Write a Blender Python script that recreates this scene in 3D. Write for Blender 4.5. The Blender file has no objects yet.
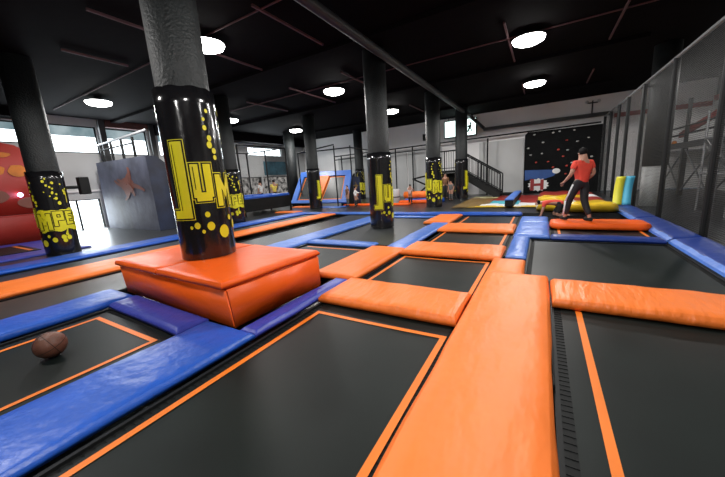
import bpy, bmesh, math, random
from mathutils import Vector, Matrix, noise
C = bpy.context.scene.collection
PI = math.pi
random.seed(7)

# ------------------------------------------------------------------ materials
def new_mat(name):
    m = bpy.data.materials.new(name); m.use_nodes = True
    nt = m.node_tree; nt.nodes.clear()
    o = nt.nodes.new('ShaderNodeOutputMaterial'); b = nt.nodes.new('ShaderNodeBsdfPrincipled')
    nt.links.new(b.outputs[0], o.inputs[0])
    return m, nt, b, o

def surf(name, col, rough=.5, metal=0, var=.12, vscale=3.0, bump=0.0, bscale=20.0, spec=.5, detail=4, stretch=None, coat=0, ridge=0):
    m, nt, b, o = new_mat(name)
    tc = nt.nodes.new('ShaderNodeTexCoord')
    n = nt.nodes.new('ShaderNodeTexNoise'); n.inputs['Scale'].default_value = vscale; n.inputs['Detail'].default_value = detail
    nt.links.new(tc.outputs['Object'], n.inputs['Vector'])
    r = nt.nodes.new('ShaderNodeValToRGB')
    r.color_ramp.elements[0].position = .3; r.color_ramp.elements[1].position = .7
    r.color_ramp.elements[0].color = (*[c*(1-var) for c in col], 1); r.color_ramp.elements[1].color = (*[min(1, c*(1+var)) for c in col], 1)
    nt.links.new(n.outputs[0], r.inputs[0]); nt.links.new(r.outputs[0], b.inputs['Base Color'])
    b.inputs['Roughness'].default_value = rough; b.inputs['Metallic'].default_value = metal
    b.inputs['Specular IOR Level'].default_value = spec
    if coat: b.inputs['Coat Weight'].default_value = coat; b.inputs['Coat Roughness'].default_value = .12
    if bump:
        n2 = nt.nodes.new('ShaderNodeTexNoise'); n2.inputs['Scale'].default_value = bscale; n2.inputs['Detail'].default_value = 3
        src = tc.outputs['Object']
        if stretch:
            mp = nt.nodes.new('ShaderNodeMapping'); mp.inputs['Scale'].default_value = stretch
            nt.links.new(src, mp.inputs[0]); src = mp.outputs[0]
        nt.links.new(src, n2.inputs['Vector'])
        bp = nt.nodes.new('ShaderNodeBump'); bp.inputs['Strength'].default_value = bump; bp.inputs['Distance'].default_value = .06
        nt.links.new(n2.outputs[0], bp.inputs['Height']); nt.links.new(bp.outputs[0], b.inputs['Normal'])
        if ridge:      # folds pulled into the vinyl
            rn = nt.nodes.new('ShaderNodeTexNoise'); rn.noise_type = 'RIDGED_MULTIFRACTAL'; rn.inputs['Scale'].default_value = 1.7; rn.inputs['Detail'].default_value = 1.2
            rm = nt.nodes.new('ShaderNodeMapping'); rm.inputs['Rotation'].default_value = (0, 0, .7); rm.inputs['Scale'].default_value = (.8, 2.2, 1)
            nt.links.new(tc.outputs['Object'], rm.inputs[0]); nt.links.new(rm.outputs[0], rn.inputs['Vector'])
            pw = nt.nodes.new('ShaderNodeMath'); pw.operation = 'POWER'; pw.inputs[1].default_value = 2.5; nt.links.new(rn.outputs[0], pw.inputs[0])
            b2 = nt.nodes.new('ShaderNodeBump'); b2.inputs['Strength'].default_value = ridge; b2.inputs['Distance'].default_value = .02
            nt.links.new(pw.outputs[0], b2.inputs['Height']); nt.links.new(bp.outputs[0], b2.inputs['Normal']); nt.links.new(b2.outputs[0], b.inputs['Normal'])
    return m

def glow(name, col, strength, var=0.0, scale=3.0, ramp=None):
    m = bpy.data.materials.new(name); m.use_nodes = True; nt = m.node_tree; nt.nodes.clear()
    o = nt.nodes.new('ShaderNodeOutputMaterial'); e = nt.nodes.new('ShaderNodeEmission')
    e.inputs['Color'].default_value = (*col, 1); e.inputs['Strength'].default_value = strength
    if ramp:
        tc = nt.nodes.new('ShaderNodeTexCoord'); n = nt.nodes.new('ShaderNodeTexNoise'); n.inputs['Scale'].default_value = scale; n.inputs['Detail'].default_value = 5
        r = nt.nodes.new('ShaderNodeValToRGB'); r.color_ramp.elements[0].position = .35; r.color_ramp.elements[1].position = .65
        r.color_ramp.elements[0].color = (*ramp[0], 1); r.color_ramp.elements[1].color = (*ramp[1], 1)
        nt.links.new(tc.outputs['Object'], n.inputs['Vector']); nt.links.new(n.outputs[0], r.inputs[0]); nt.links.new(r.outputs[0], e.inputs['Color'])
    nt.links.new(e.outputs[0], o.inputs[0])
    return m

M = {}
M['orange'] = surf('orange_vinyl', (.90, .20, .028), .5, var=.04, vscale=2.5, bump=.35, bscale=5, stretch=(1, .45, 1), spec=.4, ridge=.5)
M['orange_b'] = surf('orange_vinyl_across', (.90, .20, .028), .46, var=.04, vscale=2.5, bump=.4, bscale=5, stretch=(2.2, .6, 1), spec=.4, ridge=.4)
M['red_orange'] = surf('red_orange_vinyl', (.88, .115, .008), .42, var=.05, vscale=2, bump=.15, bscale=4, spec=.3)
M['blue'] = surf('blue_vinyl', (.014, .095, .50), .4, ridge=.15, var=.08, vscale=3, bump=.3, bscale=6)
M['violet_blue'] = surf('violet_blue_vinyl', (.040, .060, .40), .42, var=.08, vscale=3, bump=.3, bscale=6)
M['dark_blue'] = surf('dark_blue_vinyl', (.007, .032, .21), .45, var=.08, vscale=3, bump=.2, bscale=6)
M['sky_blue'] = surf('light_blue_vinyl', (.06, .17, .58), .4, ridge=.4, var=.08, vscale=3, bump=.3, bscale=7)
M['bed'] = surf('jump_mat_weave', (.0060, .0098, .0086), .48, var=.25, vscale=1.6, bump=.06, bscale=260, spec=.22)
M['bed2'] = surf('worn_jump_mat_weave', (.030, .033, .033), .42, var=.2, vscale=1.2, bump=.06, bscale=200, spec=.5)
M['line'] = surf('orange_tape', (.82, .19, .010), .5, var=.05)
M['black'] = surf('black_fabric', (.008, .009, .009), .7, var=.2, spec=.25)
M['rubber'] = surf('black_rubber_floor', (.022, .024, .026), .3, var=.25, vscale=.8, bump=.08, bscale=60)
M['metal'] = surf('black_painted_steel', (.008, .009, .0095), .6, spec=.25, metal=.0, var=.15)
M['gmetal'] = surf('galvanised_steel', (.30, .31, .32), .4, metal=.6, var=.15)
M['redmetal'] = surf('red_painted_steel', (.30, .03, .02), .5, var=.15)
M['concrete'] = surf('dark_painted_concrete', (.010, .013, .0135), .6, var=.3, vscale=5, bump=.35, bscale=30)
M['ceiling'] = surf('black_painted_ceiling', (.004, .0034, .004), .9, var=.2, vscale=.7, bump=.1, bscale=3, spec=.05)
M['duct'] = surf('dark_grey_duct', (.028, .03, .031), .5, var=.2, vscale=4)
M['conduit'] = surf('dull_red_conduit', (.10, .045, .05), .7, var=.2)
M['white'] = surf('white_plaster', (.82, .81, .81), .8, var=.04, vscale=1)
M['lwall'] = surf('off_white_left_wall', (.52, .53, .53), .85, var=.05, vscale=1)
M['wallpad'] = surf('pale_grey_wall_panel', (.50, .51, .51), .6, var=.05, vscale=1)
M['grey'] = surf('grey_plaster', (.42, .43, .42), .8, var=.1, vscale=1)
M['darkgrey'] = surf('dark_grey_plaster', (.05, .05, .05), .8, var=.2, vscale=1)
M['brown'] = surf('brown_fascia', (.10, .035, .028), .7, var=.15)
M['sleeve'] = surf('black_glossy_vinyl', (.007, .007, .008), .16, var=.2, bump=.12, bscale=9, stretch=(1, 1, .4), coat=.5)
M['yellow'] = surf('yellow_print', (.68, .62, .015), .4, var=.06)
M['yvinyl'] = surf('yellow_vinyl', (.80, .52, .02), .35, var=.06, bump=.1, bscale=4, coat=.2)
M['lemon'] = surf('lemon_vinyl', (.78, .76, .06), .45, var=.05)
M['cyan'] = surf('pale_cyan_vinyl', (.10, .52, .78), .45, var=.05)
M['red'] = surf('red_vinyl', (.27, .014, .007), .6, var=.1, vscale=1.5, bump=.1, bscale=3)
M['teal'] = surf('teal_print', (.06, .38, .48), .5, var=.08)
M['cream'] = surf('cream_print', (.72, .68, .38), .5, var=.08)
M['tan'] = surf('brown_print', (.20, .12, .035), .5, var=.2, vscale=4)
M['wprint'] = surf('white_print', (.75, .75, .74), .5, var=.05)
M['amber'] = surf('amber_print', (.55, .16, .01), .5, var=.2)
M['brownred'] = surf('brown_red_print', (.17, .05, .03), .5, var=.2)
M['silver'] = surf('worn_silver_navy_panel', (.075, .085, .125), .6, var=.5, vscale=1.1, bump=.3, bscale=4, spec=.3)
M['navy'] = surf('navy_panel', (.012, .02, .05), .45, var=.4, vscale=2)
M['ball'] = surf('brown_ball_leather', (.13, .05, .03), .35, var=.35, vscale=9, bump=.25, bscale=150)
M['skin'] = surf('skin', (.42, .22, .15), .5, var=.08)
M['hair'] = surf('dark_hair', (.006, .005, .005), .8, var=.3, bump=.3, bscale=90, spec=.15)
M['tred'] = surf('red_cotton', (.66, .055, .03), .75, var=.1, vscale=6, bump=.2, bscale=12)
M['tblack'] = surf('black_cotton', (.010, .010, .012), .7, var=.2, bump=.2, bscale=12)
M['twhite'] = surf('white_cotton', (.7, .7, .7), .75, var=.05)
M['tpink'] = surf('pale_pink_cotton', (.66, .48, .46), .75, var=.05)
M['tgrey'] = surf('grey_cotton', (.09, .09, .09), .75, var=.1)
M['tyellow'] = surf('yellow_cotton', (.72, .55, .10), .75, var=.05)
M['tbrown'] = surf('brown_cotton', (.16, .07, .03), .75, var=.3)
M['rock'] = surf('black_climbing_panel', (.004, .0045, .005), .8, var=.3, vscale=3, bump=.3, bscale=8, spec=.15)
M['hold_w'] = surf('pale_resin', (.5, .5, .48), .6)
M['hold_r'] = surf('red_resin', (.55, .06, .04), .6)
M['darkred'] = surf('dark_red_print', (.30, .02, .02), .6)
M['blueprint'] = surf('blue_print', (.015, .07, .26), .6)
M['lampglow'] = glow('lamp_diffuser_light', (1, .98, .95), 30)
M['daylight'] = glow('daylight_glass', (.86, .95, 1), 4.5)
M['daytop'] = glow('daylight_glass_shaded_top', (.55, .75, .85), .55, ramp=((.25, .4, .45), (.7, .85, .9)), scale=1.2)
M['exitglow'] = glow('sign_light', (.78, 1, .95), 2.2)
M['ledglow'] = glow('led_light', (.7, .6, 1), 12)
M['streetglow'] = glow('street_seen_through_glass', (1, 1, 1), .45, ramp=((.03, .03, .03), (.95, .9, .85)), scale=3.5)
M['muralglow'] = surf('blue_green_landscape_print', (.05, .16, .22), .5, var=.9, vscale=.9)

# transparent net
def net_mat(name, cell, strand):
    m, nt, b, o = new_mat(name)
    b.inputs['Base Color'].default_value = (.008, .009, .009, 1); b.inputs['Roughness'].default_value = .7
    tc = nt.nodes.new('ShaderNodeTexCoord'); sp = nt.nodes.new('ShaderNodeSeparateXYZ'); nt.links.new(tc.outputs['Object'], sp.inputs[0])
    def strandf(sock):
        a = nt.nodes.new('ShaderNodeMath'); a.operation = 'PINGPONG'; a.inputs[1].default_value = cell/2; nt.links.new(sock, a.inputs[0])
        c = nt.nodes.new('ShaderNodeMath'); c.operation = 'LESS_THAN'; c.inputs[1].default_value = strand/2; nt.links.new(a.outputs[0], c.inputs[0]); return c
    s1 = nt.nodes.new('ShaderNodeMath'); s1.operation = 'ADD'; s2 = nt.nodes.new('ShaderNodeMath'); s2.operation = 'ADD'
    nt.links.new(sp.outputs['X'], s1.inputs[0]); nt.links.new(sp.outputs['Y'], s1.inputs[1])
    f1 = strandf(s1.outputs[0]); f2 = strandf(sp.outputs['Z'])
    mx = nt.nodes.new('ShaderNodeMath'); mx.operation = 'MAXIMUM'; nt.links.new(f1.outputs[0], mx.inputs[0]); nt.links.new(f2.outputs[0], mx.inputs[1])
    tr = nt.nodes.new('ShaderNodeBsdfTransparent'); ms = nt.nodes.new('ShaderNodeMixShader')
    nt.links.new(mx.outputs[0], ms.inputs[0]); nt.links.new(tr.outputs[0], ms.inputs[1]); nt.links.new(b.outputs[0], ms.inputs[2]); nt.links.new(ms.outputs[0], o.inputs[0])
    return m
M['net'] = net_mat('black_safety_net', .035, .0068)
M['net2'] = net_mat('light_black_net', .05, .006)

# ------------------------------------------------------------------ helpers
def obj(name, bm, mats, parent=None, smooth=False, loc=None):
    me = bpy.data.meshes.new(name)
    bmesh.ops.recalc_face_normals(bm, faces=bm.faces)
    bm.to_mesh(me); bm.free()
    if not isinstance(mats, (list, tuple)): mats = [mats]
    for m in mats: me.materials.append(M[m])
    if smooth:
        for p in me.polygons: p.use_smooth = True
    o = bpy.data.objects.new(name, me); C.objects.link(o)
    if parent is not None:
        o.parent = parent
        o.matrix_parent_inverse = Matrix()
        if loc is not None: o.location = loc
    elif loc is not None: o.location = loc
    return o

def tag(o, label, cat, group=None, kind=None):
    o['label'] = label; o['category'] = cat
    if group: o['group'] = group
    if kind: o['kind'] = kind
    return o

def thing(name, label, cat, loc=(0, 0, 0), rz=0, group=None):
    o = bpy.data.objects.new(name, None); C.objects.link(o); o.empty_display_size = .1
    o.location = loc; o.rotation_euler = (0, 0, rz)
    return tag(o, label, cat, group)

def struct(name, bm, mats, label=None, smooth=False):
    o = obj(name, bm, mats, None, smooth); o['kind'] = 'structure'
    if label: o['label'] = label
    return o

def box(bm, x0, x1, y0, y1, z0, z1, mi=0):
    vs = [bm.verts.new(p) for p in ((x0,y0,z0),(x1,y0,z0),(x1,y1,z0),(x0,y1,z0),(x0,y0,z1),(x1,y0,z1),(x1,y1,z1),(x0,y1,z1))]
    for f in ((0,3,2,1),(4,5,6,7),(0,1,5,4),(1,2,6,5),(2,3,7,6),(3,0,4,7)):
        bm.faces.new([vs[i] for i in f]).material_index = mi
    return vs

def bbox(x0, x1, y0, y1, z0, z1, bev=.01, seg=2):
    bm = bmesh.new(); box(bm, x0, x1, y0, y1, z0, z1)
    bmesh.ops.bevel(bm, geom=bm.edges[:], offset=bev, segments=seg, affect='EDGES', profile=.5)
    return bm

def prism(bm, pts, axis, a0, a1, mi=0):
    """pts in the two other axes, extruded along axis ('x','y','z')"""
    def P(u, v, a): return {'x': (a, u, v), 'y': (u, a, v), 'z': (u, v, a)}[axis]
    A = [bm.verts.new(P(u, v, a0)) for u, v in pts]; B = [bm.verts.new(P(u, v, a1)) for u, v in pts]
    n = len(pts)
    bm.faces.new(A).material_index = mi; bm.faces.new(B[::-1]).material_index = mi
    for i in range(n): bm.faces.new((A[i], A[(i+1) % n], B[(i+1) % n], B[i])).material_index = mi

def tube(bm, a, b, r, n=10, r2=None, mi=0):
    a = Vector(a); b = Vector(b); d = (b-a).normalized()
    u = d.orthogonal().normalized(); v = d.cross(u); r2 = r if r2 is None else r2
    A = []; B = []
    for i in range(n):
        t = 2*PI*i/n; w = u*math.cos(t)+v*math.sin(t)
        A.append(bm.verts.new(a+w*r)); B.append(bm.verts.new(b+w*r2))
    for i in range(n): bm.faces.new((A[i], A[(i+1) % n], B[(i+1) % n], B[i])).material_index = mi
    bm.faces.new(A[::-1]).material_index = mi; bm.faces.new(B).material_index = mi

def tubes(pairs, r, n=8):
    bm = bmesh.new()
    for a, b in pairs: tube(bm, a, b, r, n)
    return bm

def lathe(bm, prof, n=32, c=(0, 0), mi=0):
    rings = []
    for r, z in prof:
        if r < 1e-5: rings.append([bm.verts.new((c[0], c[1], z))])
        else: rings.append([bm.verts.new((c[0]+r*math.cos(2*PI*i/n), c[1]+r*math.sin(2*PI*i/n), z)) for i in range(n)])
    for A, B in zip(rings, rings[1:]):
        for i in range(n):
            j = (i+1) % n
            q = [A[i % len(A)], A[j % len(A)], B[j % len(B)], B[i % len(B)]]
            q = [v for k, v in enumerate(q) if v not in q[:k]]
            if len(q) > 2: bm.faces.new(q).material_index = mi

def sphere(bm, c, r, sc=(1, 1, 1), n=16, m=10, mi=0):
    top = bm.verts.new((c[0], c[1], c[2]+r*sc[2])); bot = bm.verts.new((c[0], c[1], c[2]-r*sc[2])); rows = []
    for j in range(1, m):
        t = PI*j/m
        rows.append([bm.verts.new((c[0]+r*sc[0]*math.sin(t)*math.cos(2*PI*i/n), c[1]+r*sc[1]*math.sin(t)*math.sin(2*PI*i/n), c[2]+r*sc[2]*math.cos(t))) for i in range(n)])
    for i in range(n):
        bm.faces.new((top, rows[0][i], rows[0][(i+1) % n])).material_index = mi
        bm.faces.new((bot, rows[-1][(i+1) % n], rows[-1][i])).material_index = mi
        for A, B in zip(rows, rows[1:]): bm.faces.new((A[i], B[i], B[(i+1) % n], A[(i+1) % n])).material_index = mi

def edge_stops(L, r, step):
    s = [0, r*.3, r*.6, r*.85, r]
    k = max(2, int((L-2*r)/step))
    s += [r+(L-2*r)*i/k for i in range(1, k)]
    s += [L-r, L-r*.85, L-r*.6, L-r*.3, L]
    return s

def pillow(w, l, h, r=.06, step=.09, amp=.006, seed=0, crown=.012, round_c=0.0, lift=None):
    """a stuffed vinyl pad, 0..w by 0..l, underside at 0, top about h"""
    bm = bmesh.new(); r = min(r*.6, w*.4, l*.4)
    xs = edge_stops(w, r, step); ys = edge_stops(l, r, step)
    ax = 'x' if w > l else 'y'
    G = []
    for y in ys:
        row = []
        for x in xs:
            dx = min(x, w-x); dy = min(y, l-y)
            q0 = min(dx/r, dy/r, 1); p = min(1, q0*(1.45-.45*q0))
            z = h*(.52+.48*p)
            z += crown*math.sin(PI*min(1, x/w))*math.sin(PI*min(1, y/l))
            q = Vector((x*(3.2 if ax == 'x' else 1.5), y*(3.2 if ax == 'y' else 1.5), seed*7.3))
            z += amp*noise.noise(q)*p + amp*.6*noise.noise(q*2.7)*p
            ex = .012*noise.noise(Vector((x*2, y*2, seed+.5)))
            X = x; Y = y
            if dx < 1e-6: X += ex
            if dy < 1e-6: Y += ex
            if round_c:
                s = 1 if dx > round_c else math.sqrt(max(0, 1-(1-dx/round_c)**2))*.45+.55
                Y = l/2+(Y-l/2)*s
            if lift: z += lift(x, y)
            row.append(bm.verts.new((X, Y, z)))
        G.append(row)
    ny, nx = len(ys), len(xs)
    for j in range(ny-1):
        for i in range(nx-1): bm.faces.new((G[j][i], G[j][i+1], G[j+1][i+1], G[j+1][i]))
    rim = [G[0][i] for i in range(nx)]+[G[j][nx-1] for j in range(1, ny)]+[G[ny-1][i] for i in range(nx-2, -1, -1)]+[G[j][0] for j in range(ny-2, 0, -1)]
    low = [bm.verts.new((v.co.x, v.co.y, lift(v.co.x, v.co.y) if lift else 0)) for v in rim]
    n = len(rim)
    for i in range(n): bm.faces.new((rim[i], low[i], low[(i+1) % n], rim[(i+1) % n]))
    bm.faces.new(low)
    return bm

GP = 'vinyl pads laid between the trampolines'
PADN = [0]
def pad(color, x0, x1, y0, y1, label, h=.06, z=0.0, tilt=None, tags=(), name='edge_pad', r=.06, amp=.006, round_c=0, crown=.012):
    PADN[0] += 1
    t = thing(name, label, 'pad', (x0, y0, z), 0, GP)
    o = obj('pad_cover', pillow(x1-x0, y1-y0, h, seed=PADN[0], r=r, amp=amp, round_c=round_c, crown=crown), color, t, True)
    if tilt: t.rotation_euler = tilt
    for (tx0, tx1, ty0, ty1) in tags:
        obj('velcro_strap', bbox(tx0-x0, tx1-x0, ty0-y0, ty1-y0, .006, h*.5, .003), 'black', t)
    return t

def frame_strip(bm, x0, x1, y0, y1, w, z0, z1, sides='nsew'):
    if 's' in sides: box(bm, x0, x1, y0, y0+w, z0, z1)
    if 'n' in sides: box(bm, x0, x1, y1-w, y1, z0, z1)
    if 'w' in sides: box(bm, x0, x0+w, y0+w, y1-w, z0, z1)
    if 'e' in sides: box(bm, x1-w, x1, y0+w, y1-w, z0, z1)

FZ = -.14   # platform floor under the beds
def bed(x0, x1, y0, y1, label, line=None, mat='bed', springs=True):
    t = thing('trampoline', label, 'trampoline', (0, 0, 0), 0, 'trampoline beds of the court')
    bm = bmesh.new(); nx = max(2, int((x1-x0)/.25)); ny = max(2, int((y1-y0)/.25))
    m = .09 if springs else .01
    a0, a1, b0, b1 = x0+m, x1-m, y0+m, y1-m
    def zz(u, v): return -.012-.018*math.sin(PI*u)*math.sin(PI*v)
    G = [[bm.verts.new((a0+(a1-a0)*i/nx, b0+(b1-b0)*j/ny, zz(i/nx, j/ny))) for i in range(nx+1)] for j in range(ny+1)]
    for j in range(ny):
        for i in range(nx): bm.faces.new((G[j][i], G[j][i+1], G[j+1][i+1], G[j+1][i]))
    obj('jump_mat', bm, mat, t, True)
    bm = bmesh.new(); frame_strip(bm, x0, x1, y0, y1, .03, FZ, -.002); obj('steel_frame', bm, 'metal', t)
    if springs:
        bm = bmesh.new(); s = .05; frame_strip(bm, x0+.03, x1-.03, y0+.03, y1-.03, .075, -.036, -.0275)
        k = int((y1-y0-.1)/s)
        for i in range(k):
            y = y0+.07+i*s
            for xa, xb in ((x0+.025, x0+.10), (x1-.10, x1-.025)): box(bm, xa, xb, y, y+.034, -.03, -.0235)
        k = int((x1-x0-.1)/s)
        for i in range(k):
            x = x0+.07+i*s
            for ya, yb in ((y0+.025, y0+.10), (y1-.10, y1-.025)): box(bm, x, x+.034, ya, yb, -.03, -.0235)
        tag_o = obj('springs', bm, 'black', t); tag_o['kind'] = 'stuff'
    if line:
        lx0, lx1, ly0, ly1, sides = line
        bm = bmesh.new(); w = .05
        def seg(xa, xb, ya, yb):
            n = max(1, int(max(xb-xa, yb-ya)/.2)); al = (xb-xa) > (yb-ya)
            prev = None
            for i in range(n+1):
                f = i/n
                P = [(xa+(xb-xa)*f, ya), (xa+(xb-xa)*f, yb)] if al else [(xa, ya+(yb-ya)*f), (xb, ya+(yb-ya)*f)]
                V = [bm.verts.new((px, py, zz(min(1, max(0, (px-a0)/(a1-a0))), min(1, max(0, (py-b0)/(b1-b0))))+.005)) for px, py in P]
                if prev: bm.faces.new((prev[0], prev[1], V[1], V[0]))
                prev = V
        if 's' in sides: seg(lx0, lx1, ly0, ly0+w)
        if 'n' in sides: seg(lx0, lx1, ly1-w, ly1)
        if 'w' in sides: seg(lx0, lx0+w, ly0+(w if 's' in sides else 0), ly1-(w if 'n' in sides else 0))
        if 'n' not in sides:
            seg_o = obj('boundary_line', bm, 'line', t); seg_o['label'] = 'thin orange tape line along the mat'
            bm = bmesh.new()
        if 'e' in sides: seg(lx1-w, lx1, ly0+(w if 's' in sides else 0), ly1-(w if 'n' in sides else 0))
        obj('boundary_line', bm, 'line', t)['label'] = 'thin orange tape line along the mat'
    return t

# ------------------------------------------------------------------ room shell
XL, XR, YB, YF, ZC = -17.0, 6.4, 20.0, -7.0, 4.7
bm = bmesh.new(); box(bm, XL-.3, XR+.3, YF, YB+.3, FZ-.2, FZ)
struct('floor', bm, 'rubber', 'black rubber hall floor under the trampolines')
# raised black decks where nothing bouncy stands
bm = bmesh.new()
box(bm, XL, -9.95, YF, YB, FZ, 0)
box(bm, -9.95, 2.45, 10.95, YB, FZ, 0)
box(bm, 2.45, XR, YF, YB, FZ, -.04)
struct('trim_1', bm, 'rubber', 'glossy black deck around the trampoline court')
bm = bmesh.new(); box(bm, XL-.3, XR+.3, YF, YB+.3, ZC, ZC+.2)
struct('ceiling', bm, 'ceiling', 'black painted ceiling')
bm = bmesh.new()
for y in (6.9, 11.6, 16.6): box(bm, XL, 2.3, y, y+.35, ZC-.10, ZC)
struct('trim_2', bm, 'ceiling', 'black beams under the ceiling')
bm = bmesh.new(); box(bm, XL, XR, YB, YB+.3, 0, ZC)
struct('wall_back', bm, 'white', 'white plaster back wall')
bm = bmesh.new()
n_p = [(-13.6, -10.7), (-10.62, -8.0), (-7.92, -5.6), (-3.35, -2.9), (-2.82, -.98)]
for a, b in n_p: box(bm, a, b, YB-.06, YB-.001, .02, 3.05)
struct('trim_3', bm, 'wallpad', 'pale grey panels along the foot of the back wall')
bm = bmesh.new(); box(bm, XR, XR+.3, YF, YB, FZ, ZC)
struct('wall_right', bm, 'grey', 'grey wall of the side hall behind the net')
bm = bmesh.new(); box(bm, XR-.12, XR-.001, YF, YB, 3.75, 3.95)
struct('trim_4', bm, 'redmetal', 'dark red band along the side hall wall')
bm = bmesh.new(); box(bm, XR-.06, XR-.001, YF, YB, 3.95, ZC)
struct('trim_5', bm, 'darkgrey', 'dark upper part of the side hall wall')
bm = bmesh.new(); box(bm, XL-.3, XR+.3, YF-.2, YF, FZ, ZC)
struct('wall_front', bm, 'darkgrey', 'dark wall behind the photographer')

# left wall with openings
def wall_with_holes(bm, x0, x1, ya, yb, za, zb, holes):
    ys = sorted({ya, yb, *[h[0] for h in holes], *[h[1] for h in holes]}); zs = sorted({za, zb, *[h[2] for h in holes], *[h[3] for h in holes]})
    for y0, y1 in zip(ys, ys[1:]):
        for z0, z1 in zip(zs, zs[1:]):
            cy, cz = (y0+y1)/2, (z0+z1)/2
            if not any(h[0] < cy < h[1] and h[2] < cz < h[3] for h in holes): box(bm, x0, x1, y0, y1, z0, z1)
wins = [(3.2, 4.35, 3.55, 4.35), (4.75, 6.35, 3.25, 4.38), (6.6, 8.35, 3.22, 4.38), (8.85, 9.6, 3.22, 4.38), (14.4, 17.5, 3.42, 4.0)]
doors = [(4.75, 5.95, .02, 1.3)]
street = [(12.9, 15.3, .55, 2.0), (15.45, 17.9, .55, 2.0)]
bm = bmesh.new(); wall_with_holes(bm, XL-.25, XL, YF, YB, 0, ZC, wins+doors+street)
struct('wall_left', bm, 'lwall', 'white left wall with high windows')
k = 1
for (y0, y1, z0, z1) in wins:
    bm = bmesh.new(); frame_y = .05
    for a in ((y0, y1, z0, z0+.05), (y0, y1, z1-.05, z1), (y0, y0+.05, z0+.05, z1-.05), (y1-.05, y1, z0+.05, z1-.05)): box(bm, XL-.16, XL-.08, *a)
    w = struct('window_%d' % k, bm, 'metal', 'high window in the left wall, bright daylight behind it')
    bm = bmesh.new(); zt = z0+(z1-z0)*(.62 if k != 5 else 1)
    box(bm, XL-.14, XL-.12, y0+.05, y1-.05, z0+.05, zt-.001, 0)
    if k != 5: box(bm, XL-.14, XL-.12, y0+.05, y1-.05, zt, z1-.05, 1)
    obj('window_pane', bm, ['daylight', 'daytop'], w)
    k += 1
for (y0, y1, z0, z1) in street:
    bm = bmesh.new()
    for a in ((y0, y1, z0, z0+.05), (y0, y1, z1-.05, z1), (y0, y0+.05, z0+.05, z1-.05), (y1-.05, y1, z0+.05, z1-.05)): box(bm, XL-.16, XL-.08, *a)
    w = struct('window_%d' % k, bm, 'metal', 'lower window with a mottled busy view')
    bm = bmesh.new(); box(bm, XL-.14, XL-.12, y0+.05, y1-.05, z0+.05, z1-.05); obj('window_pane', bm, 'streetglow', w)
    k += 1
y0, y1, z0, z1 = doors[0]
bm = bmesh.new()
for a in ((y0, y0+.04, z0, z1), (y1-.04, y1, z0, z1), (y0+.36, y0+.42, z0, z1-.04), (y0, y1, z1-.04, z1)): box(bm, XL-.12, XL-.05, *a)
d = struct('door_1', bm, 'metal', 'low glazed doorway full of daylight')
bm = bmesh.new(); box(bm, XL-.20, XL-.18, y0+.04, y1-.04, z0, z1-.04); obj('door_pane', bm, 'daylight', d)
bm = bmesh.new(); box(bm, XL+.001, XL+.10, 4.3, 8.7, 1.62, 1.70)
struct('trim_6', bm, 'white', 'thin white ledge over the doorway')
bm = bmesh.new()
for y in (4.45, 6.42, 8.45): box(bm, XL+.001, XL+.16, y, y+.22, 1.8 if y < 7 else 0, ZC)
struct('trim_7', bm, 'darkgrey', 'dark mullion posts between the high windows')
bm = bmesh.new(); box(bm, XL+.001, XL+.12, 6.7, 8.42, 4.40, ZC)
struct('trim_8', bm, 'brown', 'brown fascia board over a high window')
bm = bmesh.new(); box(bm, XL+.001, XL+.6, YF, 4.4, 4.40, ZC); box(bm, XL+.001, XL+.6, 8.7, YB, 4.22, ZC)
struct('trim_9', bm, 'ceiling', 'black dropped fascia along the left wall')

# landscape mural on the left wall
m = thing('wall_mural', 'blue and green landscape banner on the left wall above the mottled window', 'banner', (XL+.001, 15.6, 2.1))
bm = bmesh.new(); box(bm, 0, .03, 0, 2.7, 0, .95); obj('printed_panel', bm, 'muralglow', m)

# ------------------------------------------------------------------ trampoline beds
bed(.12, 1.86, -1.2, 4.25, 'large near trampoline at right front with one orange line beside the wide orange pad', (.33, 1.66, -1.0, 4.1, 'wne'))
bed(-.17, 1.86, 4.25, 6.80, 'plain unlined black trampoline behind the right orange cross pad', None)
bed(.17, 1.90, 7.10, 9.60, 'trampoline with orange side lines under the pad the man stands on', (.33, 1.78, 7.2, 9.45, 'wne'))
bed(-2.22, -.58, -1.2, 3.0, 'large near trampoline in the middle with orange bordered mat', (-2.10, -.67, -1.0, 2.46, 'wne'))
bed(-2.20, -.60, 3.0, 5.35, 'middle trampoline with orange border, second row from the front', (-2.09, -.66, 3.2, 4.94, 'wne'))
bed(-2.10, -.48, 5.35, 7.60, 'middle trampoline with orange border, third row from the front', (-2.02, -.62, 5.5, 7.5, 'we'))
bed(-2.18, -.48, 7.60, 10.2, 'farthest middle trampoline in front of the long blue end pad', (-2.02, -.66, 7.7, 10.1, 'we'))
bed(-4.68, -3.0, -1.2, 1.50, 'trampoline with orange border where the brown ball lies', (-4.50, -3.17, -1.0, 1.31, 'wne'))
bed(-4.66, -2.95, 3.36, 5.32, 'small trampoline with orange lines just behind the orange box', (-4.5, -3.05, 3.6, 5.15, 'ne'))
bed(-4.66, -2.62, 5.62, 9.62, 'grey unlined trampoline mat around the foot of the second pillar', None, 'bed2', False)
bed(-4.66, -2.95, 9.85, 10.32, 'thin strip of trampoline behind the second pillar', None, 'bed2', False)
bed(-6.80, -5.42, -1.2, 10.4, 'long plain tumbling trampoline passing behind the orange box', None, 'bed2')
bed(-9.10, -8.12, -1.2, 10.4, 'long plain tumbling trampoline along the left blue edge pad', None, 'bed2')

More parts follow.
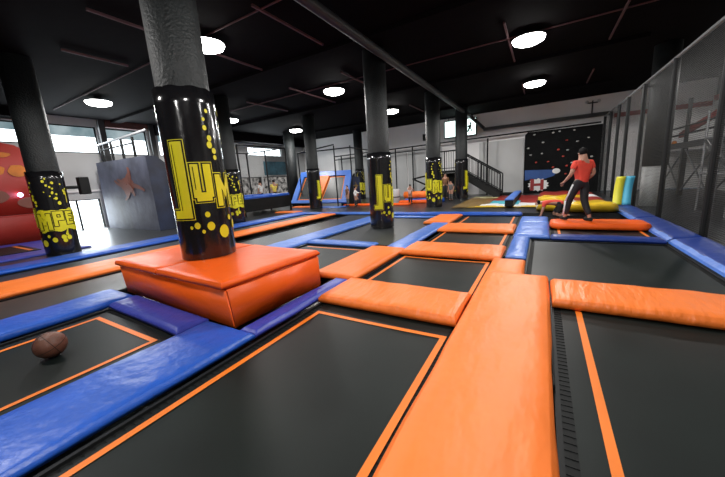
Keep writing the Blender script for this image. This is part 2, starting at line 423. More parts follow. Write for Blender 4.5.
# ------------------------------------------------------------------ pads
t = pad('orange', -.62, .115, -1.3, 4.22, 'widest orange pad, running from the front edge between two large trampolines', h=.085, r=.055, amp=.012, tags=((.112, .122, 2.05, 2.75),), crown=.02)
pad('orange', -.62, -.16, 4.24, 4.965, 'short orange pad stub continuing the widest orange pad backwards', h=.07)
pad('orange_b', -2.24, -.63, 2.64, 3.36, 'orange cross pad at the far end of the large middle trampoline', h=.085, z=.004, tags=((-2.252, -2.19, 2.68, 2.78),), amp=.014)
pad('orange_b', .13, 1.92, 3.42, 4.14, 'orange cross pad at right between the large and the plain black trampoline', h=.085, z=.004, amp=.014)
pad('orange', -2.92, -2.20, 3.40, 5.25, 'orange lengthwise pad right behind the orange box', h=.075, amp=.01)
pad('orange_b', -2.19, -.50, 4.98, 5.82, 'orange cross pad between second and third middle trampolines', h=.08, z=.004, amp=.012)
pad('orange_b', -2.19, -.50, 7.28, 8.25, 'orange cross pad between third and farthest middle trampolines', h=.08, z=.004, amp=.012)
pad('orange', -2.95, -2.2, 8.45, 10.15, 'orange lengthwise pad ending at the long blue end pad', h=.075)
pad('blue', -2.97, -2.26, -1.3, 1.72, 'large blue pad in the left foreground between the ball and the middle trampoline', h=.065, amp=.006)
pad('violet_blue', -2.49, -2.26, 1.73, 3.36, 'narrow violet blue pad along the right foot of the orange box', h=.06, r=.07)
pad('violet_blue', -4.70, -3.03, 1.487, 1.822, 'violet blue pad in front of the orange box, nearest the ball', h=.07, r=.09, tilt=(0, 0, math.radians(-2.5)))
pad('blue', -5.40, -4.72, -1.3, 1.79, 'blue pad on the far side of the ball trampoline', h=.07, amp=.010)
pad('sky_blue', -5.38, -4.70, 3.37, 10.3, 'long light blue pad running back from behind the orange box', h=.06)
pad('sky_blue', -4.66, -2.97, 5.33, 5.64, 'light blue cross pad in front of the grey pillar mat', h=.06)
pad('sky_blue', -2.66, -2.20, 5.27, 8.42, 'light blue lengthwise pad right of the grey pillar mat', h=.06, amp=.01)
pad('sky_blue', -4.66, -2.97, 9.62, 9.85, 'narrow light blue pad behind the second pillar', h=.05, r=.04)
pad('orange', -7.95, -6.84, -1.3, 4.6, 'long orange tumbling lane pad at left, left of the orange box', h=.07)
pad('orange', -8.12, -7.42, 4.65, 10.4, 'long orange tumbling lane pad seen past the right of the first pillar', h=.07)
pad('blue', -9.92, -9.15, -1.3, 5.6, 'long blue edge pad in front of the far left pillar', h=.07)
pad('blue', -9.92, -9.15, 5.62, 10.9, 'long blue edge pad between the dark cage and the tumbling lanes', h=.06)
pad('sky_blue', -9.12, -4.70, 10.45, 10.9, 'light blue end pad closing the tumbling lanes', h=.06)
pad('blue', -4.66, -.50, 10.25, 10.6, 'long blue end pad before the striped floor mat', h=.09)
pad('sky_blue', -.47, -.17, 5.17, 6.84, 'narrow light blue pad beside the plain black trampoline', h=.06)
pad('sky_blue', -.47, .17, 6.88, 8.62, 'square creased light blue pad left of the man', h=.075, amp=.02)
pad('sky_blue', -.47, .17, 8.64, 9.7, 'small light blue pad behind the creased square one', h=.07, amp=.01)
pad('dark_blue', .19, 1.84, 6.82, 7.12, 'dark blue cross pad in front of the pad the man stands on', h=.07)
pad('red_orange', .19, 1.95, 8.02, 8.82, 'red orange pad with rounded ends under the man in the red shirt', h=.12, z=.012, name='balance_pad', round_c=.22, amp=.004)
bm_t = 'dark blue slanted pad along the net fence, '
for i, (a, b, w) in enumerate(((2.6, 6.95, 'nearest the camera'), (7.0, 9.4, 'beside the man'), (9.45, 12.1, 'next to the lemon and cyan panel'))):
    t = thing('wall_foot_pad', bm_t+w, 'pad', (1.93, a, 0), 0, GP)
    L = b-a
    bm = pillow(.40, L, .07, seed=40+i, amp=.012, r=.05, lift=lambda x, y: .05*x/.40)
    obj('pad_cover', bm, 'dark_blue', t, True)
    bm = bmesh.new(); prism(bm, [(-.05, .0), (.0, .0), (.045, .068), (.03, .075), (-.035, .035)], 'y', .02, L-.02)
    obj('edge_piping', bm, 'sky_blue', t)['label'] = 'light blue turned-over front edge'

# ------------------------------------------------------------------ orange pillar box
t = thing('padded_box', 'big red orange padded box around the foot of the nearest pillar', 'padded box', (-3.88, 2.57, 0), math.radians(-2.5))
bm = bmesh.new()
def ringv(x0, x1, y0, y1, z): return [bm.verts.new(p) for p in ((x0, y0, z), (x1, y0, z), (x1, y1, z), (x0, y1, z))]
A = ringv(-1.18, 1.33, -.77, .57, .015); B = ringv(-1.18, 1.32, -.80, .58, .44)
bm.faces.new(A[::-1]); bm.faces.new(B)
for i in range(4): bm.faces.new((A[i], A[(i+1) % 4], B[(i+1) % 4], B[i]))
bmesh.ops.bevel(bm, geom=bm.edges[:], offset=.02, segments=3, affect='EDGES')
obj('box_body', bm, 'red_orange', t, True)
for (a, b, sd) in ((-1.22, -.02, 3), (.0, 1.31, 5)):
    o = obj('top_pad', pillow(b-a, 1.42, .062, r=.025, seed=sd, amp=.010, crown=.008), 'red_orange', t, True, (a, -.83, .445))

# ------------------------------------------------------------------ pillars
def arc_quad(bm, quad, R, rot, z0, mi, off):
    """quad = 4 (u,z) points, u = metres round the cylinder"""
    n = 6; p = quad
    prev = None
    for i in range(n+1):
        f = i/n
        a = (p[0][0]*(1-f)+p[1][0]*f, p[0][1]*(1-f)+p[1][1]*f); b = (p[3][0]*(1-f)+p[2][0]*f, p[3][1]*(1-f)+p[2][1]*f)
        V = []
        for u, z in (a, b):
            th = rot+u/R; V.append(bm.verts.new(((R+off)*math.cos(th), (R+off)*math.sin(th), z0+z)))
        if prev: bm.faces.new((prev[0], V[0], V[1], prev[1])).material_index = mi
        prev = V
def grow(q, g):
    cx = sum(x for x, _ in q)/4; cz = sum(z for _, z in q)/4
    o = []
    for x, z in q: o.append((x+(g if x > cx else -g), z+(g if z > cz else -g)))
    return o
def R4(x0, x1, z0, z1): return [(x0, z0), (x1, z0), (x1, z1), (x0, z1)]
LET = {
 'J': [R4(.42, 1, 0, 1), R4(.05, .5, 0, .11)],
 'U': [R4(0, .38, .1, 1), R4(.62, 1, .1, 1), R4(.12, .88, 0, .24)],
 'M': [R4(0, .28, 0, 1), R4(.72, 1, 0, 1), [(.22, .65), (.5, .25), (.5, .6), (.22, 1)], [(.5, .25), (.78, .65), (.78, 1), (.5, .6)]],
 'P': [R4(0, .34, 0, 1), R4(.3, 1, .8, 1), R4(.3, 1, .38, .58), R4(.72, 1, .5, .9)],
 'E': [R4(0, .34, 0, 1), R4(.3, 1, .8, 1), R4(.3, .85, .4, .6), R4(.3, 1, 0, .2)],
 'R': [R4(0, .34, 0, 1), R4(.3, 1, .8, 1), R4(.3, 1, .4, .58), R4(.72, 1, .5, .9), [(.4, .42), (.62, 0), (1, 0), (.75, .42)]],
}
def pillar(x, y, zb, ztop, label, rot, R=.34, rc=.30, blob=True, far=False):
    t = thing('pillar', label, 'pillar', (x, y, zb), 0, 'round dark pillars in black printed sleeves')
    H = ztop-zb
    bm = bmesh.new(); lathe(bm, [(0, .003), (rc, .003), (rc, ZC-zb-.002), (0, ZC-zb-.002)], 40); obj('concrete_shaft', bm, 'concrete', t, True)
    for p in t.children[0].data.polygons: p.use_smooth = abs(p.normal.z) < .5
    bm = bmesh.new(); n = 56; rings = []
    zs = [i*H/12 for i in range(13)]
    for z in zs:
        ring = []
        for i in range(n):
            th = 2*PI*i/n; rr = R+.006*noise.noise(Vector((math.cos(th)*2, math.sin(th)*2, z*1.5+x)))
            zz = z+(.02*noise.noise(Vector((math.cos(th)*3, math.sin(th)*3, 9+y))) if z == zs[-1] else 0)
            ring.append(bm.verts.new((rr*math.cos(th), rr*math.sin(th), max(.004, zz))))
        rings.append(ring)
    for A, B in zip(rings, rings[1:]):
        for i in range(n): bm.faces.new((A[i], A[(i+1) % n], B[(i+1) % n], B[i]))
    inner = [bm.verts.new(((rc+.002)*math.cos(2*PI*i/n), (rc+.002)*math.sin(2*PI*i/n), H-.01)) for i in range(n)]
    for i in range(n): bm.faces.new((rings[-1][i], rings[-1][(i+1) % n], inner[(i+1) % n], inner[i]))
    sl = obj('printed_sleeve', bm, 'sleeve', t, True)
    # lettering (u grows anticlockwise seen from above = left to right seen from outside)
    bm = bmesh.new(); s = H/2.08
    words = [('J', 0, .24, .54, .92), ('U', .29, .22, .74, .45), ('M', .55, .27, .66, .40), ('P', .86, .19, .74, .36), ('E', 1.09, .16, .76, .33), ('R', 1.29, .19, .74, .35)]
    if blob:
        zc = .94*s
        pts = []
        for i in range(25):
            u0 = .52+i*.040; u1 = u0+.040
            lo = .62+.05*noise.noise(Vector((u0*6, 1, 2))); hi = 1.14+.05*noise.noise(Vector((u0*7, 5, 2)))
            if i in (0, 24): lo += .1; hi -= .1
            arc_quad(bm, [(u0, lo*s), (u1, lo*s), (u1, hi*s), (u0, hi*s)], R, rot, 0, 0, .008)
    for ch, u0, w, z0, h in words:
        qs = [[(u0+px*w, (z0+pz*h)*s) for px, pz in q] for q in LET[ch]]
        for q in qs: arc_quad(bm, grow(q, .026), R, rot, 0, 0, .010)
        for q in qs: arc_quad(bm, grow(q, .017), R, rot, 0, 1, .013)
        for q in qs: arc_quad(bm, q, R, rot, 0, 0, .016)
        if ch in 'JU':
            q = qs[0]; arc_quad(bm, [(q[0][0]+.025, q[0][1]+.1), (q[0][0]+.034, q[0][1]+.1), (q[0][0]+.034, q[3][1]-.03), (q[0][0]+.025, q[3][1]-.03)], R, rot, 0, 1, .019)
    obj('lettering', bm, ['yellow', 'sleeve'], sl)['label'] = 'yellow block letters reading JUMPER'
    # splatter dots
    bm = bmesh.new(); rnd = random.Random(11)
    dots = [(.20, .42, .018), (.27, .44, .034), (.40, .57, .03), (.42, .42, .045), (.58, .33, .07), (.33, .36, .02), (.70, .50, .03), (.80, .40, .05), (.52, 1.62, .025), (.56, 1.5, .03), (.55, 1.42, .035), (.60, 1.35, .03), (.52, 1.72, .018), (.57, 1.82, .02), (.60, 1.27, .025),
            (.95, 1.55, .022), (1.0, 1.42, .03), (.93, 1.7, .02), (.99, 1.8, .026), (.97, 1.66, .018), (.9, 1.48, .016), (1.04, 1.3, .035), (1.02, 1.52, .02), (.88, 1.9, .018)]
    for i in range(18): dots.append((rnd.uniform(.8, 1.65), rnd.uniform(1.28, 1.85), rnd.uniform(.010, .028)))
    for i in range(10): dots.append((rnd.uniform(.9, 1.7), rnd.uniform(.35, .66), rnd.uniform(.015, .05)))
    for u, z, r in dots:
        c = [(u+r*math.cos(2*PI*i/12), z*s+r*1.25*math.sin(2*PI*i/12)) for i in range(12)]
        vs = []
        for uu, zz in c:
            th = rot+uu/R; vs.append(bm.verts.new(((R+.011)*math.cos(th), (R+.011)*math.sin(th), zz)))
        bm.faces.new(vs)
    for (u, z, dx, dz) in ((.92, .66, .10, .07), (1.05, .6, .03, .12), (1.2, 1.3, .02, .3)):
        arc_quad(bm, [(u, z*s), (u+.02, z*s), (u+.02+dx, (z+dz)*s), (u+dx, (z+dz)*s)], R, rot, 0, 0, .011)
    obj('paint_splatter', bm, 'yellow', sl)['label'] = 'yellow paint splashes'
    return t
def facing(x, y): return math.atan2(-y, -x)
def rot_for(x, y, u): return facing(x, y)-u/.34      # u = metre mark of the print that faces the camera
pillar(-3.95, 2.47, .515, 2.60, 'nearest round pillar rising from the red orange box', rot_for(-3.95, 2.5, .355), blob=False)
pillar(-4.0, 7.9, 0.0, 2.08, 'second round pillar standing on the grey mat, big J turned to the camera', rot_for(-4, 7.9, .20))
pillar(-4.05, 13.1, 0.0, 2.08, 'third round pillar behind, left of the stairs, letters ump in view', rot_for(-4.05, 13.1, .60))
pillar(-3.75, 17.0, 0.0, 2.08, 'farthest centre pillar in front of the stair rail and lit sign', rot_for(-3.75, 17.0, -.10))
pillar(-10.75, 2.75, 0.0, 2.08, 'far left round pillar beside the red inflatable', rot_for(-10.75, 2.75, .90))
pillar(-10.5, 7.9, 0.0, 2.08, 'round pillar half hidden behind the nearest pillar', rot_for(-10.5, 7.9, .92))
pillar(-10.45, 12.9, 0.0, 2.08, 'round pillar in front of the slanted wall trampolines', rot_for(-10.45, 12.9, -.08))
pillar(-11.2, 19.0, 0.0, 2.08, 'round pillar close to the back wall, beside the child in white', rot_for(-11.2, 19.0, .7))
# plain one behind the net, and a bare one behind the cage
t = thing('round_column', 'dark column with a pale grey lower part behind the net fence', 'pillar', (3.02, 13.1, -.04))
bm = bmesh.new(); lathe(bm, [(0, 1.25), (.31, 1.25), (.31, ZC+.035), (0, ZC+.035)], 32); obj('dark_shaft', bm, 'concrete', t, True)
bm = bmesh.new(); lathe(bm, [(0, 0.002), (.29, 0.002), (.29, 1.25), (0, 1.25)], 32); obj('pale_base', bm, 'wallpad', t, True)
t = thing('round_column', 'bare dark column behind the dark netted cage', 'pillar', (-14.4, 15.6, 0))
bm = bmesh.new(); lathe(bm, [(0, 0.002), (.34, 0.002), (.34, ZC-.002), (0, ZC-.002)], 32); obj('dark_shaft', bm, 'concrete', t, True)

# ------------------------------------------------------------------ lamps
def lamp(x, y, label, power=150, r=.38):
    t = thing('ceiling_lamp', label, 'lamp', (x, y, ZC), 0, 'round bright ceiling lamps')
    bm = bmesh.new(); lathe(bm, [(0, -.003), (.10, -.003), (.12, -.05), (r-.01, -.11), (r+.005, -.12), (r+.005, -.14), (r-.01, -.14), (r-.01, -.125), (0, -.125)], 32); hs = obj('lamp_housing', bm, 'duct', t, True)
    bm = bmesh.new(); lathe(bm, [(0, -.128), (r-.012, -.128), (r-.012, -.15), (r*.9, -.20), (r*.7, -.235), (r*.4, -.255), (0, -.26)], 32); obj('lamp_diffuser', bm, 'lampglow', hs, True)
    L = bpy.data.lights.new('lamp_light', 'SPOT'); L.spot_size = math.radians(168); L.spot_blend = .12; L.shadow_soft_size = .16; L.energy = power*1.9; L.color = (1, .97, .94)
    o = bpy.data.objects.new('lamp_light', L); C.objects.link(o); o.parent = t; o.location = (0, 0, -.45)
    return t
lamps = [(-6.6, 4.85, 'bright ceiling lamp just right of the nearest pillar'), (-6.6, 9.75, 'bright ceiling lamp left of the second pillar'), (-6.55, 14.5, 'small looking ceiling lamp seen right of the second pillar'),
         (-.45, 9.5, 'large looking ceiling lamp right of the long duct'), (-.42, 14.3, 'ceiling lamp in front of the back wall above the climbing wall'),
         (-13.25, 5.2, 'ceiling lamp near the left windows'), (-13.0, 10.2, 'ceiling lamp just right of the nearest pillar, low in view'), (-13.1, 14.9, 'ceiling lamp above the dark netted cage')]
for x, y, l in lamps: lamp(x, y, l, 240 if (x > -1 and y > 14) else 145)
lamp(-.45, 4.7, 'ceiling lamp overhead, just above the top of the photo', 170)
lamp(-6.6, 0, 'ceiling lamp overhead, left of the camera', 170)
lamp(-.45, 0, 'ceiling lamp straight above the camera', 170)
lamp(-.45, -4.5, 'ceiling lamp behind the camera', 150)

# conduits and bars on the ceiling
for y, xa, xb, l in ((4.75, -15.8, -3.95, 'thin dull red conduit through the nearest row of lamps'), (9.45, -12.7, 2.4, 'thin dull red conduit through the second row of lamps')):
    o = obj('ceiling_conduit', tubes([((xa, y, ZC-.03), (xb, y, ZC-.03))], .018), 'conduit'); tag(o, l, 'conduit')
bars = [(-4.75, 4.55, 6.7), (-7.1, 2.9, 3.9), (-9.4, 3.2, 4.5), (-7.1, 5.1, 6.9), (-7.75, 8.7, 11.5), (-5.5, 8.6, 10.3), (-.9, 8.4, 11.4), (-.85, 14.3, 16.4), (1.4, 9.0, 11.3), (1.4, 14.3, 16.4), (-5.55, 14.4, 16.4), (-10.2, 8.9, 11.2)]
bl = ['crossing the conduit right of the nearest pillar', 'at top left beyond the nearest pillar', 'at far top left', 'short of the nearest bright lamp', 'left of the second pillar', 'touching the second pillar', 'beside the large looking lamp', 'beside the lamp over the climbing wall', 'right of the large looking lamp, near the fence', 'near the back right corner', 'between second and third pillars', 'above the netted cage']
for (x, ya, yb), l in zip(bars, bl):
    bm = bmesh.new(); box(bm, x-.02, x+.02, ya, yb, ZC-.06, ZC-.015); tag(obj('ceiling_bar', bm, 'conduit'), 'short dull ceiling bar '+l, 'ceiling bar', 'short bars under the ceiling')
# duct
t = thing('ventilation_duct', 'long dark duct running back under the ceiling and turning along the back wall', 'duct', (0, 0, 0))
bm = bmesh.new(); tube(bm, (-3.55, -6.9, 4.42), (-3.62, 18.6, 4.42), .10, 16); tube(bm, (-3.62, 18.6, 4.42), (-3.1, 19.8, 3.86), .09, 12); obj('duct_run', bm, 'duct', t, True)
bm = bmesh.new(); box(bm, -3.1, 2.75, 19.70, 19.97, 3.70, 3.86); obj('wall_duct', bm, 'duct', t)
# wall lamp bracket on the back wall
t = thing('wall_bracket', 'small grey two-armed bracket on the back wall above the climbing wall', 'bracket', (2.0, 19.9, 3.88))
obj('bracket_post', tubes([((0, 0, -.15), (0, 0, .6)), ((-.22, 0, .5), (.22, 0, .5))], .03), 'duct', t)
for s in (-.24, .24): bm = bmesh.new(); sphere(bm, (s, -.02, .56), .08, n=10, m=6); obj('bracket_head', bm, 'wallpad', t, True)
t = thing('wall_camera', 'small dark box camera on the back wall left of the third pillar', 'camera', (-6.55, 19.9, 3.7))
bm = bbox(-.22, .22, -.2, .09, -.15, .25, .02); cb = obj('camera_body', bm, 'metal', t)
bm = bmesh.new(); tube(bm, (0, -.2, .05), (0, -.26, .05), .07, 12); obj('camera_lens', bm, 'black', cb)
# lit sign
t = thing('lit_sign', 'white lit sign box with a small dark running figure behind the farthest pillar', 'sign', (-4.42, 19.75, 3.55))
bm = bmesh.new(); frame = bmesh.new()
for a in ((-.95, .95, -.08, .08, -.05, 0), (-.95, .95, -.08, .08, .92, .97), (-.95, -.90, -.08, .08, 0, .92), (.90, .95, -.08, .08, 0, .92), (-.9, .9, .02, .08, 0, .92)): box(frame, *a)
bm.free(); obj('sign_frame', frame, 'metal', t)
bm = bmesh.new(); box(bm, -.9, .9, -.06, .0, 0, .92); obj('sign_face', bm, 'exitglow', t)
bm = bmesh.new()
sphere(bm, (.62, -.07, .66), .06, sc=(1, .2, 1), n=10, m=6)
for q in ([(.56, .6), (.68, .58), (.62, .36), (.50, .38)], [(.50, .40), (.60, .38), (.50, .18), (.42, .2)], [(.58, .40), (.64, .38), (.72, .22), (.66, .2)], [(.48, .56), (.58, .54), (.50, .44), (.44, .46)]):
    prism(bm, q, 'y', -.075, -.061)
obj('running_figure', bm, 'black', t)
for s in (-.7, .7): obj('sign_hanger', tubes([((s, 0, .97), (s, 0, 1.148))], .02), 'metal', t)

# ------------------------------------------------------------------ net fence right
t = thing('net_fence', 'tall black net fence with steel posts along the right side', 'fence', (2.5, 0, 0))
bm = bmesh.new(); v = [bm.verts.new(p) for p in ((0, 1.5, 0), (0, 19.6, 0), (0, 19.6, 3.6), (0, 1.5, 3.6))]; bm.faces.new(v); obj('net', bm, 'net', t)
obj('top_rail', tubes([((0, 1.5, 3.62), (0, 19.6, 3.62))], .035), 'gmetal', t)
for y in (1.6, 4.6, 7.6, 10.1, 12.6, 14.6, 16.2, 17.9, 19.5):
    obj('fence_post', tubes([((0, y, -.035), (0, y, 3.6))], .055, 10), 'metal', t)
for y in (10.1, 12.6, 14.6):
    pass

# ------------------------------------------------------------------ side hall behind the net
t = thing('steel_mezzanine', 'grey steel mezzanine with cross bracing in the side hall', 'mezzanine', (0, 0, -.04))
bm = bmesh.new(); box(bm, 4.6, 4.75, 9, 19.5, 1.80, 2.02); obj('edge_beam', bm, 'duct', t)
bm = bmesh.new(); box(bm, 4.76, 6.2, 9, 19.5, 1.92, 2.0); obj('deck', bm, 'gmetal', t)
for z in (2.34, 2.62): obj('guard_rail', tubes([((4.68, 9, z), (4.68, 19.5, z))], .035), 'metal', t)
for y in (9.2, 11.7, 14.2, 16.7, 19.2):
    bm = bmesh.new(); box(bm, 4.6, 4.75, y, y+.15, 0, 1.80); obj('upright', bm, 'duct', t)
    bm = bmesh.new(); box(bm, 4.62, 4.72, y, y+.10, 2.021, 3.6); obj('upper_post', bm, 'metal', t)
for a, b in ((9.35, 11.7), (11.85, 14.2), (14.35, 16.7), (16.85, 19.2)):
    obj('cross_brace', tubes([((4.68, a, .2), (4.68, b, 1.75))], .03), 'gmetal', t)
    obj('cross_brace', tubes([((4.68, b, .2), (4.68, a, 1.75))], .03), 'gmetal', t)
bm = bmesh.new(); prism(bm, [(18.8, 2.25), (18.8, 2.45), (11.0, 3.62), (11.0, 3.42)], 'x', 5.0, 5.12)
tag(obj('diagonal_beam', bm, 'redmetal'), 'dark red diagonal steel beam in the side hall behind the net', 'beam')
bm = bmesh.new(); box(bm, 2.9, 6.25, YB-.06, YB-.001, 3.55, 3.75)
tag(obj('red_rail_board', bm, 'redmetal'), 'dark red board along the back wall of the side hall', 'board')
t = thing('stair_tower', 'dim scaffold stair in the side hall below the mezzanine', 'stairs', (3.7, 10.3, -.04))
st = [((0, 0, 0), (0, 0, 1.9)), ((0, .7, 0), (0, .7, 1.9)), ((0, 1.6, 0), (0, 1.6, 2.6)), ((.6, 0, 0), (.6, 0, 1.9)), ((.6, 1.6, 0), (.6, 1.6, 2.6)), ((0, 0, 1.9), (0, 1.6, 1.9)), ((0, 0, 1.0), (0, 1.6, 1.0))]
obj('scaffold_frame', tubes(st, .03), 'gmetal', t)
obj('stringer', tubes([((0, -1.6, .1), (0, 1.6, 1.85))], .04), 'duct', t)
obj('stringer', tubes([((.6, -1.6, .1), (.6, 1.6, 1.85))], .04), 'duct', t)
for i in range(9):
    bm = bmesh.new(); y = -1.5+i*.34; z = .15+i*.186; box(bm, 0.045, .555, y, y+.2, z, z+.03); obj('step', bm, 'gmetal', t)
for i, (x, y, w, l, h, lab) in enumerate(((3.6, 7.3, .5, .8, .55, 'nearest the net'), (4.9, 7.6, .5, .5, .6, 'the smallest'), (5.2, 10.0, .6, .9, .9, 'the tallest, under the mezzanine'))):
    t = thing('equipment_case', 'dim grey equipment case in the side hall, %s' % lab, 'case', (x, y, -.038))
    obj('case_body', bbox(0, w, 0, l, .06, h, .03), 'duct', t)
    obj('case_lid', bbox(-.01, w+.01, -.01, l+.01, h, h+.08, .02), 'darkgrey', t)
    for a in (.06, w-.06):
        for b in (.06, l-.06):
            bm = bmesh.new(); sphere(bm, (a, b, .03), .028, n=8, m=6); obj('caster', bm, 'black', t)
# weak work light in the side hall (visible glow in the gaps of the deck)
t = thing('side_hall_lamp', 'small orange work lamp in the side hall behind the net', 'lamp', (4.68, 18.0, 1.99))
bm = bmesh.new(); lathe(bm, [(0, 0), (.09, 0), (.07, .10), (0, .12)], 12); obj('lamp_cover', bm, 'amber', t, True)
for x, y, l in ((4.6, 6.0, 'side hall ceiling lamp nearest the camera'), (5.2, 14.0, 'side hall ceiling lamp over the mezzanine')): lamp(x, y, l, 75, .2)

# ------------------------------------------------------------------ climbing wall
t = thing('climbing_wall', 'black climbing wall with pale and red holds in the back right corner', 'climbing wall', (0, 0, 0))
bm = bmesh.new(); prism(bm, [(-.92, .0), (2.44, .0), (2.44, 3.28), (-.80, 3.28), (-.92, 3.15)], 'y', 19.5, 19.68); obj('climbing_panel', bm, 'rock', t)
holds = [(-0.48,3.12),(0.38,3.12),(0.66,3.15),(1.29,3.13),(-0.06,2.68),(0.99,2.67),(1.45,2.57),(-0.75,2.44),(-0.09,2.11),(-0.62,2.08),(0.65,2.24),(0.87,1.87),(2.08,1.76),(1.05,2.18),(-0.35,1.66),(0.21,1.66),(0.45,1.35),(1.05,1.38),(1.03,.97),(1.26,1.52),(1.7,2.2),(1.9,2.7)]
rnd = random.Random(3)
for i, (x, z) in enumerate(holds):
    bm = bmesh.new(); sphere(bm, (x, 19.47, z), .048, sc=(1.25, .7, .6+.4*rnd.random()), n=10, m=7)
    for v in bm.verts: v.co += Vector((1, 1, 1))*.012*noise.noise(v.co*12)
    o = obj('climbing_hold', bm, 'hold_r' if i in (5, 11, 14, 15, 16, 17, 18, 10) else 'hold_w', t, True)
bm = bmesh.new(); prism(bm, [(-.86, .72), (-.5, .80), (0, .74), (.5, .9), (.72, 1.14), (.6, 1.22), (-.88, 1.28)], 'y', 19.485, 19.499); obj('blue_banner_paint', bm, 'blueprint', t)
bm = bmesh.new(); sphere(bm, (.6, 19.49, 1.15), .17, sc=(1.1, .12, .8)); obj('white_paint_spot', bm, 'wprint', t)
bm = bmesh.new(); rnd = random.Random(5)
c0 = []
for i in range(28):
    a = 2*PI*i/28; rr = (1 if i % 2 else .82); c0.append((-.2+.52*rr*math.cos(a), .46+.36*rr*math.sin(a)))
prism(bm, c0, 'y', 19.480, 19.499); obj('white_splash_paint', bm, 'wprint', t)
bm = bmesh.new()
for q in (R4(-.58, -.40, .16, .78), R4(-.40, -.1, .40, .54), R4(-.1, .06, .18, .74)): prism(bm, q, 'y', 19.470, 19.479)
obj('dark_red_paint', bm, 'darkred', t)['label'] = 'dark red angular shapes on the white splash'

# ------------------------------------------------------------------ airbag, striped mat, beam, lemon panel
t = thing('airbag', 'low yellow airbag with red and white back part behind the man', 'airbag', (0, 0, 0))
bm = bmesh.new()
xs = [-.15+2.05*i/28 for i in range(29)]; prof = [(11.05, .003), (10.75, .08), (10.52, .24), (10.62, .32), (11.0, .31), (11.7, .25), (12.5, .22), (13.6, .24), (14.8, .24), (16.0, .26), (17.2, .24), (17.3, .003)]
G = []
for j, (y, z) in enumerate(prof):
    row = []
    for x in xs:
        e = min(x+.15, 1.9-x)/.25; s = math.sqrt(max(0, 1-(1-min(1, e))**2)); zz = z*(.25+.75*s)+(.015*math.sin(x*9) if .1 < z else 0)
        yy = y + (1-s)*.5*(1 if j < 4 else 0) + (.5*(1.0-min(1, (x+.15)/1.0)) if j < 5 else 0)
        row.append(bm.verts.new((x, yy, max(.003, zz))))
    G.append(row)
for j in range(len(prof)-1):
    for i in range(28):
        f = bm.faces.new((G[j][i], G[j][i+1], G[j+1][i+1], G[j+1][i])); x = xs[i]
        f.material_index = 0 if j < 5 else (1 if (j in (9, 10)) else (2 if (x < .9 and j in (5, 6)) or (x > 1.3 and j == 7) else (0 if j in (7,) else (3 if x > .8 and j == 6 else (1 if j >= 8 else 0)))))
obj('airbag_skin', bm, ['yvinyl', 'red', 'wprint', 'red'], t, True)
for y, lab in ((12.3, 'near'),):
    o = obj('air_tube', tubes([((-.10, y, .30), (.9, y-.1, .30))], .09, 14), 'yvinyl', t, True)
bm = bmesh.new()
def pt(u, v): return (-3.15+3.0*u, 12.4+5.4*v)
nu, nv = 24, 24
V = [[bm.verts.new((*pt(i/nu, j/nv), .035+.01*math.sin(i*.9)*math.sin(j*.7))) for i in range(nu+1)] for j in range(nv+1)]
for j in range(nv):
    for i in range(nu):
        u, v = (i+.5)/nu, (j+.5)/nv; w = noise.noise(Vector((u*3, v*3, 0)))*.09
        if u+w < .16+.12*v and v < .75: mi = 0
        elif v+w > .82: mi = 1 if u < .42 else 2
        elif v+w > .48: mi = 0 if u < .38+w else 2
        elif v+w > .2: mi = 0 if u < .45+w else (3 if u < .78 else 4)
        elif v+w > .06: mi = 4 if u > .35+w else 0
        else: mi = 5
        if u > .8 and v > .3 and v < .55: mi = 2
        bm.faces.new((V[j][i], V[j][i+1], V[j+1][i+1], V[j+1][i])).material_index = mi
bv = [bm.verts.new((*pt(a, b), .002)) for a, b in ((0, 0), (1, 0), (1, 1), (0, 1))]; bm.faces.new(bv)
rimtop = [V[0][i] for i in range(nu+1)]
tag(obj('printed_floor_mat', bm, ['tan', 'cream', 'red', 'teal', 'wprint', 'yvinyl']), 'low printed mat in brown, red, teal and white patches before the stairs', 'mat')
t = thing('long_padded_beam', 'long blue topped black beam lying across the printed mat', 'beam', (-1.03, 12.35, .048))
bm = bbox(-.14, .14, 0, 4.6, 0, .24, .02); obj('beam_core', bm, 'black', t)
obj('beam_top', pillow(.30, 4.64, .05, r=.03, seed=77), 'sky_blue', t, True, (-.15, -.02, .24))
t = thing('folded_panel', 'upright lemon and cyan vinyl panel beside the net fence', 'panel', (1.93, 11.9, 0))
def curved_panel(x0, x1, mat):
    bm = bmesh.new(); n = 12; F = []; B = []
    for i in range(n+1):
        z = .125+.84*i/n; y = .12*math.sin(PI*i/n*.9)+.05*i/n
        dx = .06*(i/n)
        F.append([bm.verts.new((x0+dx, y, z)), bm.verts.new((x1+dx, y-.02, z))]); B.append([bm.verts.new((x0+dx, y+.06, z)), bm.verts.new((x1+dx, y+.04, z))])
    for i in range(n):
        bm.faces.new((F[i][0], F[i][1], F[i+1][1], F[i+1][0])); bm.faces.new((B[i][1], B[i][0], B[i+1][0], B[i+1][1]))
        bm.faces.new((F[i][0], F[i+1][0], B[i+1][0], B[i][0])); bm.faces.new((F[i][1], B[i][1], B[i+1][1], F[i+1][1]))
    bm.faces.new((F[0][0], B[0][0], B[0][1], F[0][1])); bm.faces.new((F[n][0], F[n][1], B[n][1], B[n][0]))
    return obj('panel_leaf', bm, mat, t, True)
curved_panel(-.05, .16, 'lemon')['label'] = 'lemon yellow half'
curved_panel(.162, .37, 'cyan')['label'] = 'cyan half'
t = thing('low_black_block', 'low black block on the deck at the back end of the printed mat', 'block', (-2.0, 18.3, 0))
obj('block_body', bbox(0, 1.05, 0, .5, .002, .16, .03), 'black', t)

